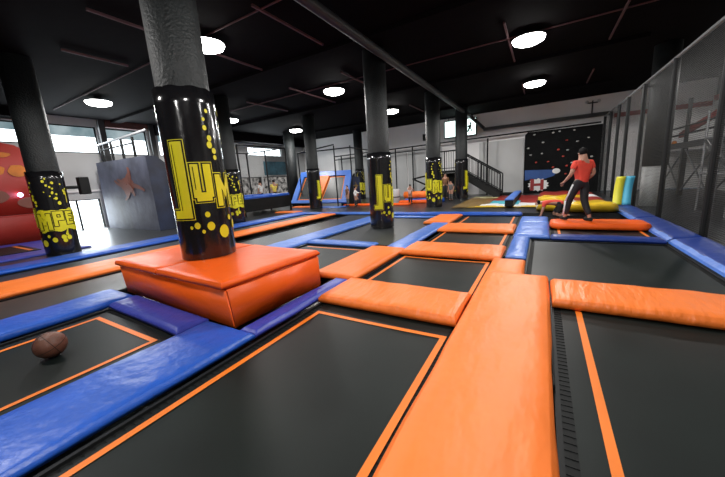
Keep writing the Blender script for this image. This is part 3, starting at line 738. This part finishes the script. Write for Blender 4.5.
# ------------------------------------------------------------------ stairs and platform at the back
t = thing('steel_stairs', 'black steel platform and staircase with barred railings at the back wall', 'stairs', (0, 0, 0))
bm = bmesh.new(); box(bm, -5.6, -4.0, 17.55, 19.3, 1.42, 1.55); obj('platform_deck', bm, 'metal', t)
bm = bmesh.new(); box(bm, -5.6, -5.45, 17.55, 17.7, 0, 1.42); box(bm, -4.2, -4.05, 19.1, 19.25, 0, 1.42); box(bm, -5.6, -5.45, 19.1, 19.25, 0, 1.42); obj('platform_legs', bm, 'metal', t)
bm = bmesh.new(); box(bm, -5.42, -4.05, 18.6, 18.7, 0, 1.41); obj('under_platform_dark', bm, 'black', t)  # black sheet added to stand for the shade under the platform
def rail(pa, pb, n, h, name='railing'):
    bm = bmesh.new(); pa = Vector(pa); pb = Vector(pb); up = Vector((0, 0, h))
    tube(bm, pa+up, pb+up, .035, 8); tube(bm, pa+up*.12, pb+up*.12, .02, 6)
    for i in range(n+1):
        p = pa.lerp(pb, i/n); r = .035 if i in (0, n, n//2) else .014
        tube(bm, p, p+up, r, 6)
    return obj(name, bm, 'metal', t)
rail((-5.55, 17.57, 1.55), (-4.05, 17.57, 1.55), 12, 1.05)
S0 = (-4.0, 1.50); S1 = (-1.85, .06)
for y in (17.0, 18.1):
    bm = bmesh.new(); prism(bm, [(S0[0], S0[1]+.12), (S0[0], S0[1]-.22), (S1[0]-.25, 0.01), (S1[0], .01), (S1[0], S1[1]+.2)], 'y', y, y+.06); obj('stringer', bm, 'metal', t)
    rail((S0[0], y+.03, S0[1]+.05), (S1[0], y+.03, S1[1]+.12), 16, 1.02, 'stair_railing')
for i in range(8):
    f = (i+.5)/8; x = S0[0]+(S1[0]-S0[0])*f; z = S0[1]+(S1[1]-S0[1])*f
    bm = bmesh.new(); box(bm, x-.14, x+.14, 17.06, 18.1, z, z+.04); obj('step', bm, 'metal', t)
# folded table / ramp left of platform
t = thing('folding_support', 'dark angled support frame left of the platform', 'frame', (-5.9, 17.8, -.055))
obj('support_bars', tubes([((-.9, 0, 1.25), (.2, 0, 1.42)), ((-.9, 0, 1.25), (.15, 0, .75)), ((-.9, 0, .1), (.25, 0, 1.0))], .05), 'metal', t)

# steel frame carrying nets along back wall
t = thing('back_net_frame', 'long black tubular net frame in front of the back wall', 'frame', (0, 19.35, 0))
obj('top_rail', tubes([((-13.5, 0, 3.15), (2.35, .08, 3.36))], .04), 'metal', t)
obj('lower_rail', tubes([((-13.5, 0, 2.9), (-5.7, 0, 2.98))], .03), 'metal', t)
for x in (-12.9, -10.0, -8.55, -7.35, -2.80):
    obj('frame_post', tubes([((x, 0, .002), (x, 0, 3.2))], .045), 'metal', t)
t = thing('hanging_net_frame', 'black tubular frame standing over the slanted wall trampolines', 'frame', (0, 0, 0))
obj('top_bars', tubes([((-12.7, 14.4, 3.15), (-9.0, 14.4, 3.1)), ((-9.0, 14.4, 3.1), (-9.3, 17.5, 3.1)), ((-12.7, 14.4, 3.15), (-9.5, 13.6, 3.25))], .035), 'metal', t)
for x, y in ((-9.0, 14.4), (-9.5, 13.6), (-12.7, 14.4)): obj('frame_post', tubes([((x, y, .002), (x, y, 3.2))], .035), 'metal', t)

# ------------------------------------------------------------------ slanted wall trampolines
t = thing('slanted_wall_trampoline', 'pair of slanted trampolines in a blue padded frame with an orange middle strip', 'trampoline', (0, 0, 0))
def Lp(u, v, off=0):   # u 0..1 across, v 0..1 up the slope
    xb = -13.2+4.1*u; xt = -13.55+3.85*u
    x = xb+(xt-xb)*v; y = 14.0+1.6*v; z = .2+1.80*v-(.1*u*v)
    return Vector((x, y-off*.75, z+off*.66))
def slab(name, q, th, mat, base=0.0, lab=None, wob=0):
    bm = bmesh.new(); n = 8
    def bil(a, b): 
        p0 = Vector(q[0]).lerp(Vector(q[1]), a); p1 = Vector(q[3]).lerp(Vector(q[2]), a); return p0.lerp(p1, b)
    T = [[bm.verts.new(Lp(*bil(i/n, j/n), base+th)) for i in range(n+1)] for j in range(n+1)]
    B = [[bm.verts.new(Lp(*bil(i/n, j/n), base)) for i in range(n+1)] for j in range(n+1)]
    for j in range(n):
        for i in range(n):
            bm.faces.new((T[j][i], T[j][i+1], T[j+1][i+1], T[j+1][i])); bm.faces.new((B[j][i], B[j+1][i], B[j+1][i+1], B[j][i+1]))
    for i in range(n):
        bm.faces.new((T[0][i], B[0][i], B[0][i+1], T[0][i+1])); bm.faces.new((T[n][i], T[n][i+1], B[n][i+1], B[n][i]))
        bm.faces.new((T[i][0], T[i+1][0], B[i+1][0], B[i][0])); bm.faces.new((T[i][n], B[i][n], B[i+1][n], T[i+1][n]))
    o = obj(name, bm, mat, t)
    return o
slab('frame_pad', [(0, -.02), (.09, -.02), (.09, 1), (0, 1)], .10, 'sky_blue')
slab('frame_pad', [(.90, -.02), (1, -.02), (1, 1), (.90, 1)], .10, 'sky_blue')
slab('frame_pad', [(.09, .84), (.90, .84), (.90, 1), (.09, 1)], .10, 'sky_blue')
slab('frame_pad', [(.09, -.02), (.90, -.02), (.90, .07), (.09, .07)], .10, 'sky_blue')
slab('middle_pad', [(.46, .07), (.53, .07), (.60, .84), (.42, .84)], .11, 'orange')
slab('jump_mat', [(.09, .07), (.46, .07), (.42, .84), (.09, .84)], .02, 'bed2')
slab('jump_mat', [(.53, .07), (.90, .07), (.90, .84), (.60, .84)], .02, 'bed2')
for (a, b, c, d) in ((.11, .445, .41, .12), (.545, .885, .885, .61)):
    for q in ([(a, .09), (b, .09), (b, .115), (a, .115)], [(d, .80), (c, .80), (c, .825), (d, .825)], [(a, .09), (a+.012, .09), (d+.012, .825), (d, .825)], [(b-.012, .09), (b, .09), (c, .825), (c-.012, .825)]):
        slab('boundary_line', q, .006, 'line', .021)
bm = bmesh.new(); prism(bm, [(14.05, .002), (15.75, .002), (15.75, 1.9), (15.6, 1.9), (14.05, .17)], 'x', -13.2, -13.1); obj('support_frame', bm, 'metal', t); bm = bmesh.new(); prism(bm, [(14.05, .002), (15.65, .002), (15.55, 1.75), (14.05, .17)], 'x', -9.6, -9.5); obj('support_frame', bm, 'metal', t)

# graffiti panel beside it
t = thing('graffiti_panel', 'dark upright board with an orange brown graphic beside the child in white', 'board', (-8.95, 14.35, 0))
obj('board', bbox(0, .42, 0, .06, .003, 1.55, .01), 'navy', t)
def splat(bm, cx, cz, s, y, arms=7, seed=1, plane='y', th=.006, wide=1.0):
    rnd = random.Random(seed)
    def P(u, v, a):
        u = cx+(u-cx)*wide
        return (u, a, v) if plane == 'y' else (a, u, v)
    def poly(pts, k=0):
        a = [bm.verts.new(P(u, v, y-k*.002)) for u, v in pts]; bm.faces.new(a)
        b = [bm.verts.new(P(u, v, y-th-k*.002)) for u, v in pts]; bm.faces.new(b[::-1])
        for i in range(len(pts)): bm.faces.new((a[i], a[(i+1) % len(pts)], b[(i+1) % len(pts)], b[i]))
    poly([(cx+s*.42*math.cos(2*PI*i/14)*(1+.15*rnd.random()), cz+s*.45*math.sin(2*PI*i/14)*(1+.15*rnd.random())) for i in range(14)])
    for k in range(arms):
        a = 2*PI*k/arms+rnd.random()*.5; L = s*(.75+.4*rnd.random()); bend = rnd.uniform(-.9, .9)
        prev = None; up = []; dn = []
        for i in range(7):
            f = i/6; ang = a+bend*f; x = cx+L*f*math.cos(ang); z = cz+L*f*math.sin(ang); w = s*.19*(1-f*.7)
            up.append((x-w*math.sin(ang), z+w*math.cos(ang))); dn.append((x+w*math.sin(ang), z-w*math.cos(ang)))
        poly(up+dn[::-1], k+1)
bm = bmesh.new(); splat(bm, .21, 1.05, .2, -.002, 6, 4); obj('orange_graphic', bm, 'tan', t)
bm = bmesh.new(); splat(bm, .21, .6, .17, -.002, 5, 9); obj('orange_graphic', bm, 'amber', t)

# ------------------------------------------------------------------ ramp block at left
t = thing('ramp_block', 'big dark ramp block with a faded orange splash graphic left of the nearest pillar', 'ramp', (0, 0, 0))
bm = bmesh.new()
P = [(-16.4, 5.85), (-12.2, 5.85), (-12.2, 8.6), (-16.4, 8.6)]
a = [bm.verts.new((x, y, .002)) for x, y in P]; b = [bm.verts.new(p) for p in ((-16.35, 5.85, 2.78), (-12.25, 5.85, 2.72), (-12.25, 6.2, 2.72), (-16.35, 6.2, 2.78))]
c = [bm.verts.new((-12.2, 8.6, .7)), bm.verts.new((-16.4, 8.6, .7))]
bm.faces.new(a[::-1]); bm.faces.new((a[0], a[1], b[1], b[0])); bm.faces.new(b); bm.faces.new((b[2], b[3], c[1], c[0])); bm.faces.new((a[2], a[3], c[1], c[0]))
f = bm.faces.new((a[1], a[2], c[0], b[2], b[1])); f.material_index = 1
bm.faces.new((a[0], b[0], b[3], c[1], a[3]))
o = obj('block_body', bm, ['silver', 'navy'], t)
bm = bmesh.new(); splat(bm, -14.0, 1.75, .62, 5.846, 8, 33, wide=1.9); obj('splash_graphic', bm, 'brownred', t)['label'] = 'faded brown orange splash shape'
bm = bmesh.new(); splat(bm, 7.0, 1.1, .6, -12.190, 8, 22, 'x', -.006); obj('splash_graphic', bm, 'amber', t)['label'] = 'bright orange splash shape'
t = thing('ramp_railing', 'black railing with a bright steel handrail on top of the dark ramp block', 'railing', (0, 6.02, 2.78))
for x in (-16.0, -15.1, -14.2, -13.3):
    obj('railing_post', tubes([((x, 0, .003), (x, 0, .72))], .05), 'metal', t)
obj('middle_rail', tubes([((-16.0, 0, .5), (-13.3, 0, .5))], .03), 'metal', t)
obj('handrail', tubes([((-16.4, 0, .72), (-12.2, 0, .82))], .045), 'gmetal', t)

# small dark speaker on the far left pillar side
t = thing('wall_speaker', 'small black box fixed to the side of the far left pillar', 'speaker', (-10.75, 3.22, 1.68))
obj('speaker_box', bbox(-.1, .1, .14, .36, -.20, .26, .02), 'black', t)
obj('speaker_bracket', tubes([((0, -.13, 0), (0, .15, 0))], .04), 'metal', t)

# ------------------------------------------------------------------ red inflatable, far left
t = thing('red_inflatable', 'tall red inflatable with orange yellow shapes at the left edge', 'inflatable', (0, 0, 0))
bm = bmesh.new()
pr = [(-2.0, .98), (3.95, .98), (4.05, 1.6), (3.9, 2.6), (3.45, 3.25), (2.6, 3.45), (-2.0, 3.5)]
prism(bm, pr, 'x', -16.3, -15.35); bmesh.ops.bevel(bm, geom=bm.edges[:], offset=.05, segments=3, affect='EDGES'); obj('back_wall', bm, 'red', t, True)
bm = bmesh.new(); box(bm, -16.3, -15.1, -2.0, 4.0, .003, .96); bmesh.ops.bevel(bm, geom=bm.edges[:], offset=.05, segments=3, affect='EDGES'); obj('base_cushion', bm, 'red', t, True)
def blob(bm, cy, cz, ry, rz, seed, x=-15.34):
    vs = []
    for i in range(20):
        a = 2*PI*i/20; k = 1+.25*noise.noise(Vector((math.cos(a)*1.5, math.sin(a)*1.5, seed))); vs.append((cy+ry*k*math.cos(a), cz+rz*k*math.sin(a)))
    prism(bm, vs, 'x', x-.02, x+.008)
for a in ((3.30, 2.42, .22, .20, 1), (2.85, 2.45, .16, .16, 2), (2.95, 2.95, .30, .08, 3)):
    bm = bmesh.new(); blob(bm, *a); obj('orange_shape', bm, 'amber', t)['label'] = 'orange yellow rounded shape'
for a in ((3.62, 1.35, .55, .22, 4), (2.7, 1.6, .25, .2, 5)):
    bm = bmesh.new(); blob(bm, *a); obj('brown_shape', bm, 'brownred', t)['label'] = 'dull brown shape'
bm = bmesh.new(); sphere(bm, (-15.3, 3.2, 1.62), .07, n=12, m=8); obj('led_light', bm, 'ledglow', t, True)['label'] = 'small violet white light'
# small bed before it
t = thing('landing_mat', 'violet blue landing mat with a dark centre before the red inflatable', 'mat', (-14.9, -1.0, .002))
obj('mat_rim', pillow(3.9, 4.4, .05, seed=61, r=.08), 'violet_blue', t, True)
bm = bmesh.new(); box(bm, 1.0, 3.0, .6, 3.6, .06, .072); obj('dark_centre', bm, 'bed', t)
bm = bmesh.new(); box(bm, 1.15, 2.85, 3.4, 3.48, .073, .078); obj('orange_line', bm, 'line', t)

# ------------------------------------------------------------------ netted cage
t = thing('netted_cage', 'raised dark trampoline cage with blue padded rim and tall posts', 'cage', (-11.8, 9.4, 0))
bm = bmesh.new(); box(bm, -.03, .03, 0, 3.0, .22, .80); box(bm, -3.0, .03, -.03, .03, .22, .80); box(bm, -3.0, .03, 2.97, 3.03, .22, .8); obj('dark_skirt', bm, 'black', t)
bm = bmesh.new(); box(bm, -2.9, -.1, .1, 2.9, .70, .72); obj('jump_mat', bm, 'bed', t)
for (x, y, w, l) in ((-.35, 0, .38, 3.0), (-3.0, 0, .38, 3.0), (-2.6, 0, 2.2, .35), (-2.6, 2.65, 2.2, .35)):
    obj('rim_pad', pillow(w, l, .12, seed=int(w*50)+int(l*10), r=.05), 'blue', t, True, (x, y, .81))
for x, y in ((0, 0), (0, 3.0), (-3, 0), (-3, 3.0), (-3, 1.5), (-1.5, 0), (-1.5, 3)):
    obj('cage_post', tubes([((x, y, .003), (x, y, 3.25))], .045), 'metal', t)
obj('top_rails', tubes([((0, 0, 3.25), (0, 3, 3.25)), ((0, 3, 3.25), (-3, 3, 3.25)), ((-3, 3, 3.25), (-3, 0, 3.25)), ((-3, 0, 3.25), (0, 0, 3.25))], .03), 'metal', t)
bm = bmesh.new()
for q in (((0, 0, .9), (0, 3, .9), (0, 3, 3.25), (0, 0, 3.25)),): bm.faces.new([bm.verts.new(p) for p in q])
obj('cage_net', bm, 'net2', t)
# orange floor pads around there
pad('orange', -12.6, -10.9, 13.3, 13.75, 'orange floor pad at the foot of the left slanted trampoline', h=.06, z=.002)
pad('red_orange', -9.4, -5.6, 13.95, 14.3, 'long red orange floor pad behind the running child in white', h=.09, z=.002, name='floor_pad')
pad('sky_blue', -10.6, -9.0, 13.05, 13.9, 'light blue floor pad before the slanted trampolines', h=.03, z=.002, name='floor_pad')
pad('orange', -13.2, -12.0, 7.2, 9.2, 'orange floor pad between ramp block and netted cage', h=.05, z=.002, name='floor_pad')
pad('orange_b', -11.5, -10.2, 10.9, 11.5, 'orange floor pad in front of the netted cage', h=.05, z=.002, name='floor_pad')
# orange rolls
t = thing('orange_roll', 'thick orange foam roll lying behind the child in pink', 'foam roll', (-6.4, 15.45, .40))
bm = bmesh.new(); tube(bm, (0, 0, 0), (1.95, 0, 0), .18, 20); bmesh.ops.bevel(bm, geom=[e for e in bm.edges if len(e.link_faces) == 2 and abs(e.verts[0].co.x-e.verts[1].co.x) < 1e-5], offset=.03, segments=2, affect='EDGES'); obj('roll_body', bm, 'orange', t, True)
pad('blue', -6.3, -4.3, 15.2, 15.7, 'blue base pad under the thick orange roll', h=.20, z=.002, name='base_pad')
pad('red_orange', -6.45, -4.45, 14.75, 15.15, 'red orange low bolster just behind the child in pink', h=.15, z=.002, name='bolster')
t = thing('pale_drum', 'pale grey upright drum at the left end of the orange roll', 'drum', (-6.85, 15.2, .002))
bm = bmesh.new(); lathe(bm, [(0, 0), (.24, 0), (.26, .03), (.26, .72), (.24, .75), (0, .75)], 24); db = obj('drum_body', bm, 'wallpad', t, True)
bm = bmesh.new(); lathe(bm, [(.262, .3), (.27, .3), (.27, .36), (.262, .36)], 24); obj('drum_band', bm, 'duct', db, True)

# ------------------------------------------------------------------ ball
t = thing('basketball', 'brown basketball on the left foreground trampoline', 'ball', (-3.84, .73, .095))
bm = bmesh.new(); sphere(bm, (0, 0, 0), .118, n=36, m=24); obj('ball_skin', bm, 'ball', t, True)
def ringtube(bm, R, r, M4, n=40, m=6):
    rows = []
    for i in range(n):
        a = 2*PI*i/n
        rows.append([bm.verts.new(M4 @ Vector(((R+r*math.cos(2*PI*j/m))*math.cos(a), (R+r*math.cos(2*PI*j/m))*math.sin(a), r*math.sin(2*PI*j/m)))) for j in range(m)])
    for i in range(n):
        for j in range(m): bm.faces.new((rows[i][j], rows[(i+1) % n][j], rows[(i+1) % n][(j+1) % m], rows[i][(j+1) % m]))
bm = bmesh.new()
ringtube(bm, .1175, .0022, Matrix.Rotation(.4, 4, 'X')); ringtube(bm, .1175, .0022, Matrix.Rotation(PI/2+.4, 4, 'X')); ringtube(bm, .1175, .0022, Matrix.Rotation(.4, 4, 'X') @ Matrix.Rotation(PI/2, 4, 'Y'))
obj('ball_seams', bm, 'black', t, True)

# ------------------------------------------------------------------ people
def skin_obj(name, verts, edges, mat, parent, levels=2, roots=(0,)):
    me = bpy.data.meshes.new(name); me.from_pydata([v[0] for v in verts], edges, []); me.materials.append(M[mat])
    o = bpy.data.objects.new(name, me); C.objects.link(o)
    md = o.modifiers.new('skin', 'SKIN'); md.use_smooth_shade = True
    o.modifiers.new('sub', 'SUBSURF').levels = levels; o.modifiers['sub'].render_levels = levels
    sv = me.skin_vertices[0].data if me.skin_vertices else None
    if sv is None:
        me.attributes; bpy.context.view_layer.update(); sv = me.skin_vertices[0].data
    for i, v in enumerate(verts):
        r = v[1]; sv[i].radius = r if isinstance(r, tuple) else (r, r); sv[i].use_root = i in roots
    bpy.context.view_layer.update()
    dg = bpy.context.evaluated_depsgraph_get()
    m2 = bpy.data.meshes.new_from_object(o.evaluated_get(dg)); m2.name = name
    for p in m2.polygons: p.use_smooth = True
    o.modifiers.clear(); o.data = m2
    if not m2.materials: m2.materials.append(M[mat])
    o.parent = parent
    return o
DEF = dict(pelvis=(0, 0, .95), waist=(0, 0, 1.08), chest=(0, 0, 1.30), neck=(0, -.01, 1.48), head=(0, .02, 1.63), crown=(0, .01, 1.71),
           shL=(-.19, 0, 1.40), elL=(-.24, -.02, 1.13), wrL=(-.24, .08, .90), shR=(.19, 0, 1.40), elR=(.24, -.02, 1.13), wrR=(.24, .08, .90),
           hpL=(-.09, 0, .90), knL=(-.10, .03, .50), anL=(-.11, 0, .08), hpR=(.09, 0, .90), knR=(.10, .03, .50), anR=(.11, 0, .08))
def person(label, loc, rz, height, pose, shirt, legs, long_legs=True, sleeves='short', hair='hair', fingers=True, group=None, shoes='black', stripe=False, footdir=(0, 1, 0), chub=1.0):
    s = height/1.75; J = dict(DEF); J.update(pose)
    J = {k: Vector(v)*s for k, v in J.items()}
    t = thing('person', label, 'person', loc, rz, group)
    L = ['pelvis', 'waist', 'chest', 'neck', 'head', 'crown', 'shL', 'elL', 'wrL', 'shR', 'elR', 'wrR', 'hpL', 'knL', 'anL', 'hpR', 'knR', 'anR']
    rad = dict(pelvis=(.125, .095), waist=(.115, .085), chest=(.13, .10), neck=.055, head=(.078, .092), crown=(.06, .07), shL=.055, elL=.040, wrL=.026, shR=.055, elR=.040, wrR=.026, hpL=.08, knL=.055, anL=.036, hpR=.08, knR=.055, anR=.036)
    K = 1.16*(1.28 if height < 1.2 else 1.0)
    def rr(v, k=1, add=0): return tuple((q*k*K+add)*s for q in v) if isinstance(v, tuple) else (v*k*(K if v > .037 else 1.1)+add)*s
    V = [(J[n], rr(rad[n])) for n in L]; ix = {n: i for i, n in enumerate(L)}
    E = [('pelvis', 'waist'), ('waist', 'chest'), ('chest', 'neck'), ('neck', 'head'), ('head', 'crown'), ('chest', 'shL'), ('shL', 'elL'), ('elL', 'wrL'), ('chest', 'shR'), ('shR', 'elR'), ('elR', 'wrR'), ('pelvis', 'hpL'), ('hpL', 'knL'), ('knL', 'anL'), ('pelvis', 'hpR'), ('hpR', 'knR'), ('knR', 'anR')]
    E = [(ix[a], ix[b]) for a, b in E]
    fd = Vector(footdir)
    for sd in 'LR':     # feet
        a = J['an'+sd]; V.append((a+fd*.10*s+Vector((0, 0, -.045*s)), .032*s)); E.append((ix['an'+sd], len(V)-1)); V.append((a+fd*.17*s+Vector((0, 0, -.05*s)), .026*s)); E.append((len(V)-2, len(V)-1))
    for sd in 'LR':     # hands
        w = J['wr'+sd]; d = (w-J['el'+sd]).normalized(); side = Vector((0, 0, 1)).cross(d)
        side = side.normalized() if side.length > .1 else Vector((0, 1, 0)); nrm = side.cross(d).normalized()
        if abs(d.z) > .8: side = Vector((0, 1, 0)) - d*d.y; side.normalize(); nrm = side.cross(d).normalized()
        palm = w+d*.055*s
        V.append((palm, (.036*s, .02*s))); E.append((ix['wr'+sd], len(V)-1)); pi_ = len(V)-1
        if fingers:
            V.append((w+d*.085*s, (.034*s, .016*s))); E.append((pi_, len(V)-1)); kb = len(V)-1
            curl = nrm*(1 if sd == 'L' else -1)
            for k, (off, ln) in enumerate(((-.030, .062), (-.010, .074), (.010, .070), (.030, .055))):
                b = w+d*.09*s+side*off*s
                i0 = len(V); V.append((b, .0095*s)); V.append((b+d*ln*.55*s+curl*.008*s, .0085*s)); V.append((b+d*ln*.95*s+curl*.028*s, .007*s))
                E += [(kb, i0), (i0, i0+1), (i0+1, i0+2)]
            b = w+d*.035*s+side*(.034)*s; i0 = len(V); V.append((b, .011*s)); V.append((b+side*.028*s+d*.03*s, .010*s)); V.append((b+side*.036*s+d*.06*s, .008*s)); E += [(pi_, i0), (i0, i0+1), (i0+1, i0+2)]
    # nose
    hd = J['head']; face = Vector(pose.get('_face', (0, 1, 0))); 
    V.append((hd+face*.095*s+Vector((0, 0, -.01*s)), .014*s)); E.append((ix['head'], len(V)-1))
    body = skin_obj('body', V, E, 'skin', t, 2)
    # eyes, ears, mouth
    fr = face.normalized(); sdv = Vector((0, 0, 1)).cross(fr).normalized()
    for k in (-1, 1):
        bm = bmesh.new(); sphere(bm, hd+fr*.083*s+sdv*.032*k*s+Vector((0, 0, .012*s)), .011*s, n=8, m=6); obj('eye', bm, 'twhite', t, True)
        bm = bmesh.new(); sphere(bm, hd+sdv*.083*k*s, .02*s, sc=(.6, .8, 1.3), n=8, m=6); obj('ear', bm, 'skin', t, True)
    bm = bmesh.new(); sphere(bm, hd+fr*.085*s+Vector((0, 0, -.045*s)), .02*s, sc=(1, 1, .35), n=8, m=6); obj('mouth', bm, 'hold_r', t, True)
    # hair: cap
    bm = bmesh.new(); c = hd+Vector((0, 0, .035*s))-fr*.012*s
    sphere(bm, c, .098*s, sc=(.96, 1.02, 1.0), n=20, m=14)
    dele = [v for v in bm.verts if (v.co-c).dot(fr) > .045*s and (v.co.z-c.z) < .05*s or (v.co.z-c.z) < -.075*s]
    bmesh.ops.delete(bm, geom=dele, context='VERTS')
    for v in bm.verts: v.co += (v.co-c).normalized()*.006*s*noise.noise(v.co*40)
    o = obj('hair', bm, hair, t, True); sm = o.modifiers.new('thick', 'SOLIDIFY'); sm.thickness = .012*s
    # shirt
    n = ['pelvis', 'waist', 'chest', 'shL', 'shR']; hem = J['pelvis'].lerp(J['waist'], -.35)
    V = [(J['pelvis'].lerp(J['waist'], -.75), rr(rad['pelvis'], 1.0, .022)), (J['waist'], rr(rad['waist'], 1.0, .022)), (J['chest'], rr(rad['chest'], 1.0, .02)), (J['chest'].lerp(J['neck'], .8), .066*s)]
    E = [(0, 1), (1, 2), (2, 3)]
    for sd in 'LR':
        e = .62 if sleeves == 'short' else 1
        i0 = len(V); V += [(J['sh'+sd], .082*s), (J['sh'+sd].lerp(J['el'+sd], e), .068*s)]; E += [(2, i0), (i0, i0+1)]
        if sleeves == 'long': V.append((J['wr'+sd].lerp(J['el'+sd], .1), .042*s)); E.append((i0+1, i0+2))
    skin_obj('shirt', V, E, shirt, t, 2)
    # trousers
    V = [(J['pelvis'].lerp(J['waist'], .85), rr(rad['pelvis'], 1.0, .012)), (J['pelvis']-Vector((0, 0, .04*s)), rr(rad['pelvis'], .95, .012))]; E = [(0, 1)]
    for sd in 'LR':
        i0 = len(V); V.append((J['hp'+sd], .108*s)); E.append((1, i0))
        if long_legs:
            V += [(J['kn'+sd], .086*s), (J['an'+sd].lerp(J['kn'+sd], .12), .064*s)]; E += [(i0, i0+1), (i0+1, i0+2)]
        else:
            V.append((J['kn'+sd].lerp(J['hp'+sd], .12), .08*s)); E.append((i0, i0+1))
    skin_obj('trousers', V, E, legs, t, 2)
    for sd in 'LR':
        a = J['an'+sd]; bm = bmesh.new(); c = a+fd*.05*s+Vector((0, 0, -.038*s))
        sphere(bm, (0, 0, 0), 1, n=14, m=10)
        ang = math.atan2(fd.y, fd.x)
        for v in bm.verts:
            p = v.co; x, y, z = p.x*.135*s, p.y*.05*s, max(p.z, -.55)*.055*s
            v.co = Vector((c.x+x*math.cos(ang)-y*math.sin(ang), c.y+x*math.sin(ang)+y*math.cos(ang), c.z+z))
        obj('shoe', bm, shoes, t, True)
    if stripe:
        out = Vector((-1, 0, 0)); pts = [J['hpL']+out*.100*s, J['knL']+out*.084*s, J['anL'].lerp(J['knL'], .12)+out*.062*s]
        bm = bmesh.new()
        for a, b in zip(pts, pts[1:]):
            tube(bm, a, b, .02*s, 8)
        obj('side_stripe', bm, 'twhite', t, True)['label'] = 'white stripe down the left trouser leg'
    return t
person('man in red T-shirt and black trousers with white side stripe standing on the orange pad', (.76, 8.46, .136), math.radians(37), 1.62,
       dict(elL=(-.27, .02, 1.15), wrL=(-.28, .20, .98), shL=(-.19, .02, 1.40), shR=(.19, -.02, 1.40), elR=(.26, -.06, 1.14), wrR=(.17, .10, .96), knL=(-.17, .17, .50), anL=(-.20, .22, .09), hpL=(-.10, .03, .90), knR=(.08, -.02, .50), anR=(.10, -.20, .09), head=(-.01, .03, 1.62), crown=(-.01, .01, 1.70)),
       'tred', 'tblack', stripe=True)
# crawling child: faces -X
crawl = dict(pelvis=(0, -.30, .52), waist=(0, -.12, .56), chest=(0, .12, .56), neck=(0, .30, .56), head=(0, .42, .52), crown=(0, .50, .52), shL=(-.17, .20, .54), elL=(-.20, .24, .30), wrL=(-.18, .30, .06), shR=(.17, .20, .54), elR=(.20, .24, .30), wrR=(.18, .30, .06),
             hpL=(-.09, -.32, .46), knL=(-.11, -.22, .08), anL=(-.11, -.62, .09), hpR=(.09, -.32, .46), knR=(.11, -.10, .10), anR=(.11, -.55, .09))
person('child in red T-shirt and dark shorts crawling beside the yellow airbag', (.22, 10.02, 0), PI/2, 1.30, crawl, 'tred', 'tblack', long_legs=False, footdir=(0, -.3, .0))
run = dict(elL=(-.24, .14, 1.2), wrL=(-.18, .34, 1.2), elR=(.24, -.14, 1.18), knL=(-.09, .2, .55), anL=(-.10, .0, .18), knR=(.09, -.02, .48), anR=(.09, -.12, .08))
person('small child in white top and dark trousers running past the slanted trampolines', (-8.2, 13.35, 0), math.radians(-60), 1.05, run, 'twhite', 'tblack', sleeves='long')
person('child in brown top standing right of the slanted trampolines', (-8.95, 13.75, 0.035), math.radians(150), 1.08, {}, 'tbrown', 'tgrey')
person('small child in pale pink top and black trousers seen from behind before the orange roll', (-5.68, 14.45, 0), 0, .98, dict(elL=(-.26, .18, 1.22), wrL=(-.2, .38, 1.1), elR=(.26, .18, 1.22), wrR=(.2, .38, 1.1)), 'tpink', 'tblack')
person('taller dim figure in dark clothes standing under the platform', (-4.62, 17.0, 0), math.radians(200), 1.42, {}, 'tbrown', 'tblack')
person('smaller dim child in grey walking beside the third pillar', (-4.03, 15.9, 0), math.radians(170), 1.02, {}, 'tgrey', 'tgrey')
person('person in white T-shirt behind the netted cage', (-15.9, 14.1, 0), math.radians(100), 1.72, {}, 'twhite', 'tblack', fingers=True)
person('person in yellow T-shirt behind the netted cage', (-15.6, 15.0, 0), math.radians(60), 1.72, dict(elR=(.26, .16, 1.2), wrR=(.2, .36, 1.2)), 'tyellow', 'tblack')

# ------------------------------------------------------------------ world, camera
w = bpy.data.worlds.new('World'); bpy.context.scene.world = w; w.use_nodes = True
w.node_tree.nodes['Background'].inputs[0].default_value = (.6, .8, 1, 1); w.node_tree.nodes['Background'].inputs[1].default_value = .1
# daylight entering through the left windows
for (y0, y1, z0, z1, e) in ((4.75, 8.35, 3.25, 4.38, 110), (4.8, 5.95, .05, 1.28, 45), (14.4, 17.5, 3.42, 4.0, 80)):
    L = bpy.data.lights.new('window_daylight', 'AREA'); L.shape = 'RECTANGLE'; L.size = y1-y0; L.size_y = z1-z0; L.energy = e; L.color = (.85, .94, 1)
    o = bpy.data.objects.new('window_daylight', L); C.objects.link(o); o.location = (XL+.02, (y0+y1)/2, (z0+z1)/2); o.rotation_euler = (PI/2, 0, -PI/2)
cam = bpy.data.cameras.new('Camera'); co = bpy.data.objects.new('Camera', cam); C.objects.link(co)
cam.sensor_width = 36; cam.lens = 304.53/725*36; cam.clip_start = .05
r = Vector((0.86348733, 0.50019160, -0.06479200)); u = Vector((-0.04127801, 0.19811303, 0.97930963)); f = Vector((-0.50267859, 0.84294697, -0.19171500))
mw = Matrix((( r.x, u.x, -f.x, 0), (r.y, u.y, -f.y, 0), (r.z, u.z, -f.z, 1.4), (0, 0, 0, 1)))
co.matrix_world = mw
sc = bpy.context.scene; sc.camera = co
sc.view_settings.view_transform = 'Standard'; sc.view_settings.look = 'None'; sc.view_settings.gamma = 1; sc.view_settings.use_curve_mapping = False
sc.view_settings.exposure = 0.0
